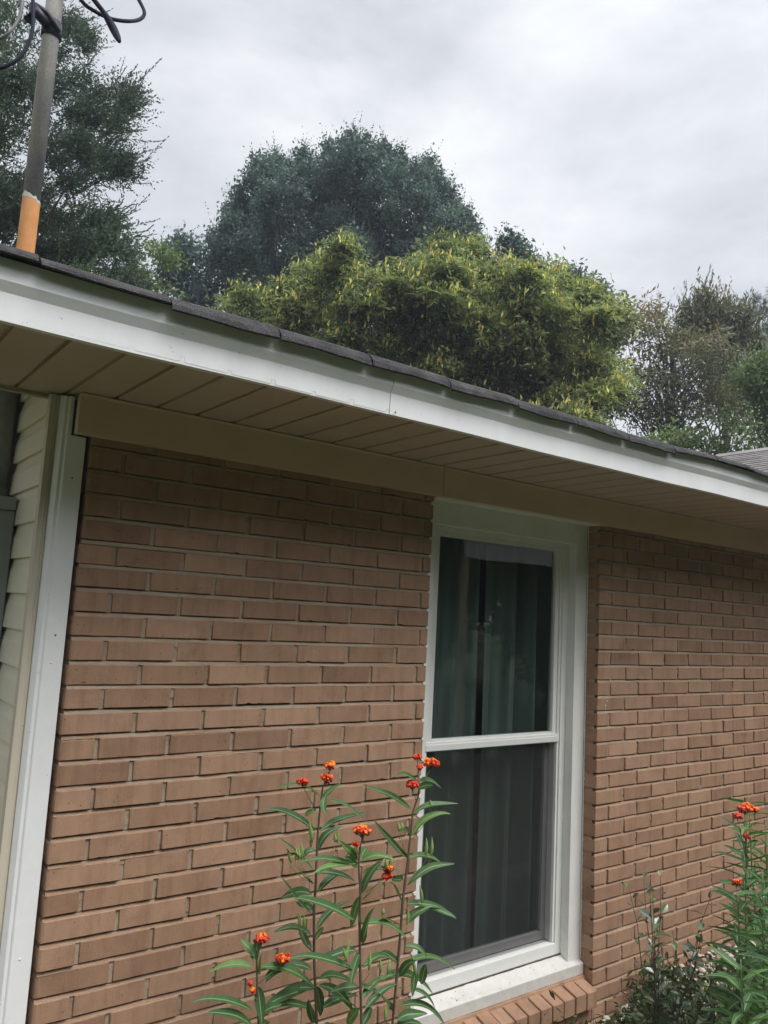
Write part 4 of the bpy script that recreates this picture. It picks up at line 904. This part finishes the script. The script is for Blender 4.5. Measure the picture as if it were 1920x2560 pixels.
def flower_head(c, r, parent, kind='mix', n=22):
    r = r * 1.08; n = n * 1.35
    """umbel of small five-lobed flowers: red reflexed petals under an orange crown"""
    mb = MB(); n = int(n); c = np.array(c)
    for i in range(n):
        u = rand_unit(1)[0]; u[2] = abs(u[2]) * .8 + .02 * 0 - .12; p = c + u * r * (0.55 + .42 * random.random()) * np.array([1, 1, .72])
        red = kind == 'red' or (u[2] < .40 and random.random() < (.8 if kind == 'mix' else .55)) or (kind == 'mix' and random.random() < .2); bud = random.random() < (.16 if kind != 'orange' else .05)
        s = 0.0062 * random.uniform(.8, 1.15)
        if bud: mb.ball(p - np.array([0, 0, .3 * r]), s * .62, 2, sz=1.35, seg=6, rings=4); continue
        ax = p - c; ax /= np.linalg.norm(ax) + 1e-9; ax = ax + np.array([0, 0, .7]); ax /= np.linalg.norm(ax)
        a = np.cross(ax, [1, .3, 0]); a /= np.linalg.norm(a); b = np.cross(ax, a)
        for k in range(5):   # reflexed petals
            t = k * 1.2566 + i; d = a * math.cos(t) + b * math.sin(t); e_ = -a * math.sin(t) + b * math.cos(t)
            mb.face([p, p + d * s * .75 + e_ * s * .38 - ax * s * .35, p + d * s * 1.05 - ax * s * 1.15, p + d * s * .75 - e_ * s * .38 - ax * s * .35], 1)
        for k in range(5):
            t = k * 1.2566 + i + .6; d = a * math.cos(t) + b * math.sin(t); mb.ball(p + d * s * .36 + ax * s * .42, s * .42, 1 if red else 0, sz=1.2, seg=5, rings=3)
        mb.ball(p + ax * s * .35, s * .42, 1 if red else 0, seg=5, rings=3)
        mb.tube([c - np.array([0, 0, r * .8]), p - ax * s * .3], .0005, 4, 3)
    return mb.build('flower_head', [M['fl_orange'], M['fl_red'], M['fl_bud'], M['mstem_green']], parent)
def pod(c0, c1, parent, r=.0048):
    a = np.array(c0, float); b = np.array(c1, float); mb = MB(); ts = [0, .1, .25, .45, .65, .85, 1]; rr = [.25, .6, .95, 1, .75, .35, .05]
    bend = np.array([.002, 0, 0]); mb.tube([a + (b - a) * t + bend * math.sin(3.1 * t) for t in ts], [r * q for q in rr], 8); return mb.build('seed_pod', [M['pod']], parent)
CV = np.array([0, 0, 1.0])
def milkweed(label, Y, stem, leaves, flowers, pods, wid=1.0):
    P = [atY(*q7(*s_), Y) for s_ in stem]; bx = P[-1] + (P[-1] - P[-2]) / (abs((P[-1] - P[-2])[2]) + 1e-6) * (P[-1][2] + 2.2); bx[2] = gz(bx[0], bx[1]); bx[1] = Y; bx[0] = P[-1][0] + .02
    root = empty('milkweed_plant', tuple(bx)); tag(root, label, 'flowering plant', 'milkweed plants in front of the wall')
    pts = P + [(P[-1] + bx) / 2 + np.array([.005, 0, 0]), bx]; nn = len(pts)
    mb = MB(); mb.tube(pts, [.0016 + .0022 * min(1, i / 4) for i in range(nn)], 8); 
    mb.build('stem', [M['mstem']], root)
    its = []
    for j, lf in enumerate(leaves):
        b_, t_, c_ = lf[0], lf[1], lf[2] if len(lf) > 2 and lf[2] else None; w = lf[3] if len(lf) > 3 else 1.0; tn = lf[4] if len(lf) > 4 else random.uniform(.2, .6)
        dy = random.choice((-1, 1)) * random.uniform(.01, .05) if len(lf) < 6 else lf[5]
        base = atY(*q7(*b_), Y); tip = atY(*q7(*t_), Y + dy)
        if c_ is None: c_ = ((b_[0] + t_[0]) / 2, (b_[1] + t_[1]) / 2 - 12)
        ct = 2 * atY(*q7(*c_), Y + dy * .5) - .5 * base - .5 * tip; ct = ct * .6 + atY(*q7(*c_), Y + dy * .5) * .4
        view = CAM - base; view /= np.linalg.norm(view); d = tip - base; d /= np.linalg.norm(d)
        # leaf plane: mostly facing up, turned a bit to the viewer
        roll = np.array([0, 0, .62]) + view * .75 * w + rng.normal(size=3) * .15
        its.append(leafstrip(None, base, tip, ct, .0185 * wid * (.75 + .35 * w), tn, roll, 0))
        # petiole
    # lower leaves below the frame, whorls up the bare stem
    z0 = P[-1][2]
    for k in range(12):
        t = (k + .5) / 12; c = P[-1] + (bx - P[-1]) * t; a = random.uniform(0, 6.28); L_ = random.uniform(.09, .13)
        for s_ in (0, math.pi):
            d = np.array([math.cos(a + s_), math.sin(a + s_) * .6, .15]); its.append(leafstrip(None, c, c + d * L_ + np.array([0, 0, -.03]), c + d * L_ * .5 + np.array([0, 0, .02]), .02, random.uniform(.2, .6), np.array([0, -.3, 1.]), 0))
    finish_leaves(its, 'foliage', M['mleaf'], root)
    for x, y, r, kd, sx_, sy_ in flowers:
        c = atY(*q7(x, y), Y - .01); rr = r * K * np.dot(c - CAM, FWD) / FPX; flower_head(c, rr, root, kd, n=max(8, 30 * (rr / .02) ** 1.3)); s0 = atY(*q7(sx_, sy_), Y)
        pm = MB(); pm.tube([c - np.array([0, 0, rr * .7]), (c + s0) / 2 + np.array([0, 0, -.004]), s0], .0011, 6); pm.build('flower_stalk', [M['mstem_green']], root)
    for (x0, y0, x1, y1, sx_, sy_) in pods:
        a = atY(*q7(x0, y0), Y - .015); b = atY(*q7(x1, y1), Y - .015); pod(a, b, root, r=.0052); s0 = atY(*q7(sx_, sy_), Y)
        pm = MB(); pm.tube([a, a + np.array([0, 0, -.012]), (a + s0) / 2 + np.array([0, 0, -.012]), s0], .0009, 6); pm.build('pod_stalk', [M['mstem_green']], root)
    return root
milkweed('tall milkweed with two stacked orange flower heads, left of the three tall stems', -.42,
  [(790, 205), (752, 300), (736, 430), (722, 600), (713, 850), (702, 1000), (704, 1300), (718, 1659)],
  [((740, 350), (498, 287), (640, 270), .8, .35), ((745, 370), (872, 278), (800, 300), 1.1, .3), ((770, 345), (775, 455), (752, 400), .8, .6), ((788, 365), (1000, 485), (890, 390), .8, .4), ((712, 548), (415, 430), (570, 430), 1, .25), ((738, 550), (1014, 443), (860, 460), .8, .25),
   ((728, 655), (862, 520), (765, 560), 1.2, .35), ((702, 775), (495, 580), (600, 660), .8, .25), ((712, 655), (640, 705), (660, 660), .8, .4), ((715, 785), (935, 835), (830, 780), .9, .35), ((722, 900), (905, 770), (800, 805), 1.1, .3), ((690, 1025), (510, 805), (590, 910), .9, .25),
   ((690, 912), (510, 948), (600, 885), 1.0, .45), ((718, 1115), (910, 945), (780, 1010), 1.1, .3), ((692, 1225), (622, 1080), (640, 1160), .9, .3), ((685, 1140), (470, 1135), (570, 1085), 1.0, .4), ((725, 1290), (905, 1235), (820, 1250), .9, .35), ((690, 1345), (425, 1410), (570, 1300), 1.0, .45),
   ((718, 1450), (420, 1555), (570, 1450), 1.1, .35), ((718, 1445), (738, 1620), (742, 1530), 1.0, .4), ((690, 1570), (425, 1595), (550, 1525), 1.1, .4), ((733, 1400), (940, 1440), (840, 1360), 1.0, .45), ((735, 1435), (930, 1590), (850, 1470), 1.3, .2), ((755, 1565), (955, 1495), (850, 1500), 1.1, .4), ((700, 1655), (672, 1520), (680, 1580), .9, .3),
   ((650, 460), (715, 435), (680, 430), .8, .6), ((705, 1180), (760, 1100), None, .5, .5), ((700, 1000), (600, 960), None, .6, .3)],
  [(798, 172, 36, 'orange', 752, 300), (776, 245, 36, 'mix', 750, 300), (637, 265, 30, 'red', 715, 430)],
  [(570, 730, 545, 645, 700, 850), (598, 715, 597, 640, 700, 850), (612, 715, 613, 645, 700, 850), (628, 710, 632, 615, 700, 850), (835, 615, 838, 540, 725, 800), (822, 610, 822, 560, 725, 800), (618, 1110, 615, 1010, 700, 1250), (645, 1120, 642, 1020, 700, 1250), (690, 610, 672, 480, 735, 420)])
milkweed('milkweed with a red and orange flower head, middle one of the three tall stems', -.50,
  [(985, 575), (966, 650), (960, 750), (970, 900), (966, 1100), (968, 1300), (976, 1659)],
  [((945, 745), (625, 725), (780, 695), .9, .45), ((942, 735), (700, 790), (820, 735), .9, .95), ((975, 722), (1165, 710), (1060, 675), .9, .8), ((985, 790), (1222, 805), (1090, 745), .9, .55), ((978, 905), (1108, 700), (1020, 790), 1.5, .4), ((955, 720), (850, 610), (905, 650), .8, .7), ((960, 690), (925, 640), None, .6, .8), ((975, 700), (1010, 640), None, .5, .7),
   ((935, 1060), (590, 945), (745, 945), 1.5, .5), ((968, 925), (915, 1105), (935, 1010), 1.5, .75), ((985, 1200), (1050, 990), (1000, 1070), 1.1, .35), ((985, 1085), (1240, 1170), (1120, 1060), 1.2, .6), ((938, 1350), (560, 1285), (750, 1260), 1.5, .45), ((965, 1245), (915, 1440), (928, 1340), 1.4, .6),
   ((985, 1335), (1175, 1300), (1080, 1250), 1.1, .4), ((985, 1510), (1112, 1385), (1030, 1430), 1.2, .45), ((1000, 1570), (1185, 1425), (1070, 1480), 1.5, .12), ((962, 1570), (900, 1690), (915, 1620), 1.3, .85), ((978, 1665), (1035, 1560), (1010, 1600), 1.1, .3), ((945, 1235), (770, 1290), (860, 1235), 1.0, .35), ((950, 1560), (830, 1500), None, 1.0, .3), ((955, 1440), (800, 1470), None, 1.0, .3), ((975, 1090), (960, 1050), None, .6, .4), ((950, 760), (880, 690), None, .7, .55), ((970, 1440), (1090, 1480), None, .9, .5)],
  [(980, 545, 48, 'mix', 968, 680), (945, 622, 15, 'red', 962, 690), (1128, 765, 30, 'orange', 985, 940), (1125, 808, 30, 'red', 985, 940)],
  [(875, 1300, 910, 1170, 960, 1330), (1018, 1350, 1024, 1230, 975, 1420), (1085, 1365, 1082, 1280, 985, 1440), (1125, 1370, 1138, 1285, 985, 1440), (1112, 1640, 1112, 1555, 990, 1655), (1140, 760, 1145, 680, 1000, 900), (1118, 770, 1112, 700, 1000, 900), (890, 1300, 870, 1220, 960, 1330)])
milkweed('tall milkweed with flowers crossing the window frame, right of the three tall stems', -.46,
  [(1300, 215), (1308, 330), (1272, 440), (1245, 700), (1214, 950), (1195, 1200), (1178, 1400), (1155, 1659)],
  [((1262, 420), (1000, 290), (1140, 330), 1.0, .35), ((1240, 700), (1050, 485), (1150, 610), .9, .25), ((1280, 440), (1532, 394), (1390, 380), .8, .35), ((1270, 570), (1488, 455), (1360, 445), 1.2, .5), ((1310, 262), (1437, 302), (1375, 245), .9, .4), ((1300, 300), (1387, 283), (1345, 280), 1.0, .4), ((1300, 262), (1180, 225), (1240, 215), .7, .35),
   ((1255, 700), (1435, 732), (1345, 675), .9, .55), ((1245, 855), (1512, 735), (1370, 745), 1.4, .65), ((1215, 965), (1140, 840), (1180, 875), 1.1, .3), ((1240, 965), (1465, 1000), (1355, 960), .9, .5), ((1248, 1075), (1390, 985), (1300, 1000), 1.1, .5), ((1350, 985), (1522, 1058), (1450, 1000), 1.0, .5),
   ((1230, 1210), (1352, 1275), (1300, 1210), .9, .5), ((1198, 1385), (1290, 1290), (1230, 1320), 1.1, .35), ((1220, 1320), (1515, 1345), (1370, 1250), 1.4, .55), ((1100, 1395), (1385, 1480), (1250, 1350), 1.4, .7), ((1195, 1090), (1088, 1052), (1140, 1050), .9, .45), ((1200, 1555), (1452, 1655), (1340, 1530), 1.4, .45), ((1180, 1640), (1355, 1605), (1260, 1590), 1.5, .55), ((1170, 1680), (1330, 1665), (1250, 1640), 1.2, .4),
   ((1270, 1460), (1400, 1568), (1350, 1480), .7, .4), ((1160, 1585), (1070, 1480), (1120, 1520), 1.1, .35), ((1290, 1350), (1270, 1500), None, .8, .3), ((1245, 560), (1215, 530), None, .5, .6), ((1185, 1300), (1090, 1240), None, .9, .3), ((1320, 1430), (1350, 1310), None, 1.0, .5), ((1215, 830), (1150, 830), None, .9, .4)],
  [(1377, 157, 46, 'orange', 1290, 350), (1300, 122, 22, 'mix', 1302, 215), (1270, 280, 36, 'red', 1290, 370), (1312, 180, 14, 'red', 1302, 215)],
  [(1347, 690, 1350, 585, 1240, 860), (1377, 690, 1382, 580, 1240, 860), (1325, 960, 1310, 855, 1215, 1060), (1238, 1090, 1245, 990, 1200, 1180), (1290, 1390, 1262, 1250, 1185, 1450), (1192, 550, 1185, 495, 1240, 700), (1205, 545, 1208, 492, 1240, 700), (1376, 425, 1372, 365, 1262, 600), (1098, 1030, 1098, 990, 1190, 1080)])
milkweed('short milkweed with a red and orange flower head, lowest and furthest left', -.44,
  [(395, 1190), (372, 1300), (375, 1420), (384, 1659)],
  [((355, 1335), (100, 1360), (240, 1300), 1.0, .75), ((362, 1270), (283, 1172), (325, 1210), 1.1, .75), ((392, 1330), (708, 1450), (570, 1330), 1.1, .55), ((350, 1580), (5, 1535), (180, 1500), 1.3, .4), ((345, 1665), (88, 1605), (215, 1580), 1.4, .2), ((378, 1440), (402, 1668), (395, 1550), 1.6, .45), ((372, 1240), (388, 1180), None, .8, .8),
   ((360, 1300), (352, 1200), None, .8, .8), ((385, 1380), (400, 1250), None, .6, .75), ((420, 1560), (715, 1450), (560, 1475), 1.2, .35), ((395, 1600), (520, 1540), None, 1.0, .4), ((420, 1400), (640, 1340), (520, 1320), 1.1, .6)],
  [(398, 1168, 38, 'mix', 375, 1290), (527, 1285, 42, 'mix', 378, 1430), (334, 1424, 7, 'bud', 375, 1500), (352, 1465, 7, 'bud', 378, 1540)], [])

# ------------------------------------------------------------------ milkweed clump and shrubs at the right
def auto_milkweed(label, base, height, lean, nleaf, L_, heads=(), group='milkweed plants in front of the wall', wid=.021, tone0=.45, start=.12):
    base = np.array(base, float); root = empty('milkweed_plant', tuple(base)); tag(root, label, 'flowering plant', group)
    P = [base + np.array([lean[0] * t * t, lean[1] * t * t, height * t]) + np.array([.01 * math.sin(6 * t), 0, 0]) for t in np.linspace(0, 1, 10)]
    mb = MB(); mb.tube(P, [.004 - .0026 * t for t in np.linspace(0, 1, 10)], 7); mb.build('stem', [M['mstem_green']], root)
    its = []
    for k in range(nleaf):
        t = start + (1 - start) * (k / nleaf); c = np.array([np.interp(t, np.linspace(0, 1, 10), [p[i] for p in P]) for i in range(3)]); a = k * 1.9 + random.uniform(-.5, .5)
        for s_ in (0, math.pi):
            l = L_ * (1.05 - .45 * t) * random.uniform(.8, 1.15); up_ = random.uniform(.05, .65)
            d = np.array([math.cos(a + s_), math.sin(a + s_), up_]); d /= np.linalg.norm(d); tip = c + d * l + np.array([0, 0, -.25 * l * random.random()])
            its.append(leafstrip(None, c, tip, c + d * l * .5 + np.array([0, 0, .12 * l]), wid * random.uniform(.8, 1.2), tone0 + random.uniform(-.25, .35), np.array([0, 0, 1.]) + rng.normal(size=3) * .25, 0))
    finish_leaves(its, 'foliage', M['mleaf'], root)
    for (dx, dy, dz, r, kd) in heads:
        c = P[-1] + np.array([dx, dy, dz]); flower_head(c, r, root, kd, n=26 * (r / .02) ** 1.2)
        mb = MB(); mb.tube([c - np.array([0, 0, r * .7]), P[-2]], .0011, 6); mb.build('flower_stalk', [M['mstem_green']], root)
    return root
def base_for(px, py, D):   # point in the picture -> (x, y, z)
    return atD(px, py, D)
top = base_for(1868, 2030, 2.55)
auto_milkweed('bushy milkweed with a wide cluster of orange flowers at the right edge', (top[0] + .03, top[1] + .02, gz(top[0], top[1])), top[2] - gz(top[0], top[1]) - .02, (-.03, -.02), 36, .17,
              [(-.012, 0, .030, .020, 'mix'), (.022, .01, .034, .016, 'mix'), (-.055, 0, .012, .014, 'red'), (.05, 0, .022, .012, 'orange'), (-.02, -.01, -.05, .009, 'red')])
for i, (px, py, D, lab, hd) in enumerate(((1850, 2225, 2.45, 'leafy milkweed with a small orange bud cluster, lower left of the bushy one', [(-.01, 0, .025, .015, 'mix')]),
                              (1925, 2060, 2.6, 'flowerless milkweed stem half outside the right edge', []),
                              (1905, 2180, 2.35, 'leafy milkweed pressed against the right edge below the orange flowers', []),
                              (1890, 1985, 2.85, 'slender milkweed tip rising highest at the right edge', []),
                              (1935, 2300, 2.3, 'low leafy milkweed in the lower right corner', []),
                              (1835, 2300, 2.6, 'leafy milkweed standing behind the small orange bud cluster', []),
                              (1875, 2400, 2.2, 'lowest milkweed in the corner, cut by the bottom edge of the photo', []),
                              (1895, 2110, 2.75, 'milkweed between the orange flower cluster and the right edge', []))):
    t_ = base_for(px, py, D); g_ = gz(t_[0], t_[1])
    auto_milkweed(lab, (t_[0] + .02, t_[1], g_), t_[2] - g_, (-.02 + random.uniform(-.03, .03), random.uniform(-.03, .03)), 25, .165, hd, tone0=.4 if i != 3 else .3)

def shrub(label, px, py, D, h, nst, spread, leaf, seed, n_leaf=16, tone0=.3):
    leaf *= 1.15; nst = int(nst * 1.15); spread *= 1.35; n_leaf = int(n_leaf * .85)
    rs = np.random.default_rng(seed); t_ = atD(px, py, D); g_ = gz(t_[0], t_[1]); base = np.array([t_[0], t_[1], g_]); root = empty('broadleaf_shrub', tuple(base)); tag(root, label, 'shrub', 'young shrubs in the gravel bed')
    mb = MB(); Vs = []; ts = []
    for k in range(nst):
        a = rs.uniform(0, 6.28); s_ = spread * rs.random() ** .7; hh = h * rs.uniform(.4, 1.0) * (1.0 if k else 1.1); P = [base + np.array([math.cos(a) * s_ * t ** 1.3, math.sin(a) * s_ * t ** 1.3, hh * t]) + rs.normal(size=3) * .006 for t in np.linspace(0, 1, 7)]
        mb.tube(P, [.0034 - .0024 * t for t in np.linspace(0, 1, 7)], 6)
        for j in range(n_leaf):
            t = .25 + .75 * (j + rs.random()) / n_leaf; t = min(t, 1); c = np.array([np.interp(t, np.linspace(0, 1, 7), [p[i] for p in P]) for i in range(3)]); b = j * 2.4 + rs.uniform(-.4, .4)
            d = np.array([math.cos(b), math.sin(b), rs.uniform(.1, 1.3)]); d /= np.linalg.norm(d); nr = np.array([0, 0, 1.]) + rs.normal(size=3) * .45; s2 = np.cross(d, nr); s2 /= np.linalg.norm(s2); nr = np.cross(s2, d)
            l = leaf * rs.uniform(.55, 1.15) * (1.1 - .4 * t); w = l * .28; c = c + d * .006; pr = [(0, 0), (.18, .62), (.42, 1.0), (.7, .78), (1.0, 0)]
            up_ = [c + d * l * u - nr * .10 * l * u * u + s2 * w * v + nr * w * v * .3 for u, v in pr]; dn = [c + d * l * u - nr * .10 * l * u * u - s2 * w * v + nr * w * v * .3 for u, v in pr]; mid_ = [c + d * l * u - nr * .10 * l * u * u for u, v in pr]
            tn = tone0 + rs.normal() * .15 + (.5 if t > .93 and rs.random() < .5 else 0)
            for i in range(4):
                Vs.append([mid_[i], up_[i], up_[i + 1], mid_[i + 1]]); Vs.append([mid_[i], mid_[i + 1], dn[i + 1], dn[i]]); ts += [tn, tn]
    mb.build('stems', [M['holly_stem']], root); o = quads_object('foliage', np.array(Vs), np.array(ts), M['holly'], root)
    return root
shrub('young glossy leaved shrub against the brick wall right of the window', 1645, 2420, 2.75, .84, 17, .17, .050, 3, 21, .5)
shrub('spindly glossy shrub at the foot of the wall below the bushy milkweed', 1790, 2400, 2.75, .60, 15, .22, .050, 5, 18, .45)
shrub('thin bare stemmed shrub next to the end of the window sill', 1500, 2470, 2.45, .58, 2, .10, .036, 11, 6, .55)
shrub('dark glossy shrub between the two taller shrubs and the wall', 1720, 2480, 2.85, .40, 12, .20, .046, 41, 14, .3)
shrub('low dark shrub in the bottom right corner', 1880, 2540, 2.4, .34, 16, .20, .045, 21, 12, .25)
shrub('small dense shrub between the gravel and the wall corner', 1560, 2540, 2.55, .34, 14, .14, .036, 31, 12, .35)
# low weeds: nobody could count them
n = 2300; xs = rng.uniform(1.7, 4.4, n); ys = rng.uniform(-.75, -.03, n); keep = (np.sin(xs * 5.1 + 1) + np.sin(ys * 9 + xs * 2.0)) > -.25
gap = ((xs - 2.75) ** 2 / .10 + (ys + .2) ** 2 / .03) < 1; keep &= ~(gap & (rng.random(n) < .62)); xs, ys = xs[keep], ys[keep]
C_ = np.stack([xs, ys, np.array([gz(a, b) for a, b in zip(xs, ys)]) + rng.uniform(.02, .14, len(xs))], 1)
wd = quads_object('ground_cover', leaf_quads(C_, 11, .036, .42, .035, .8), np.repeat(rng.uniform(.1, .7, len(C_)), 11) + rng.normal(size=len(C_) * 11) * .1, M['weed']); tag(wd, 'low dark green weeds spreading over the gravel bed', 'ground cover', kind='stuff')
mb = MB()
for i in range(4200):
    x = random.uniform(1.5, 4.6); y = random.uniform(-1.1, 0.0); r = random.uniform(.008, .019)
    mb.ball((x, y, gz(x, y) + .012 + r * .35 + random.uniform(0, .008)), r, 0, random.random() ** .7, sx=random.uniform(.8, 1.25), sy=random.uniform(.8, 1.2), sz=random.uniform(.5, .8), seg=7, rings=5, jit=.10)
gr = mb.build('gravel', [M['pebble']]); tag(gr, 'cream and tan river pebbles covering the bed at the wall', 'gravel', kind='stuff')

# ------------------------------------------------------------------ thin haze volume, added to veil the far trees
mb = MB(); mb.box(-30, 40, -25, 45, -3.2, 14.5); hz = mb.build('haze', []); tag(hz, kind='stuff')
hm = bpy.data.materials.new('haze'); hm.use_nodes = True; t = hm.node_tree
for n in list(t.nodes): t.nodes.remove(n)
o = t.nodes.new('ShaderNodeOutputMaterial'); pv = t.nodes.new('ShaderNodeVolumePrincipled'); pv.inputs['Density'].default_value = 0.0028; pv.inputs['Color'].default_value = (0.80, 0.88, 1.0, 1); pv.inputs['Anisotropy'].default_value = 0.2
t.links.new(pv.outputs[0], o.inputs['Volume']); hz.data.materials.append(hm)
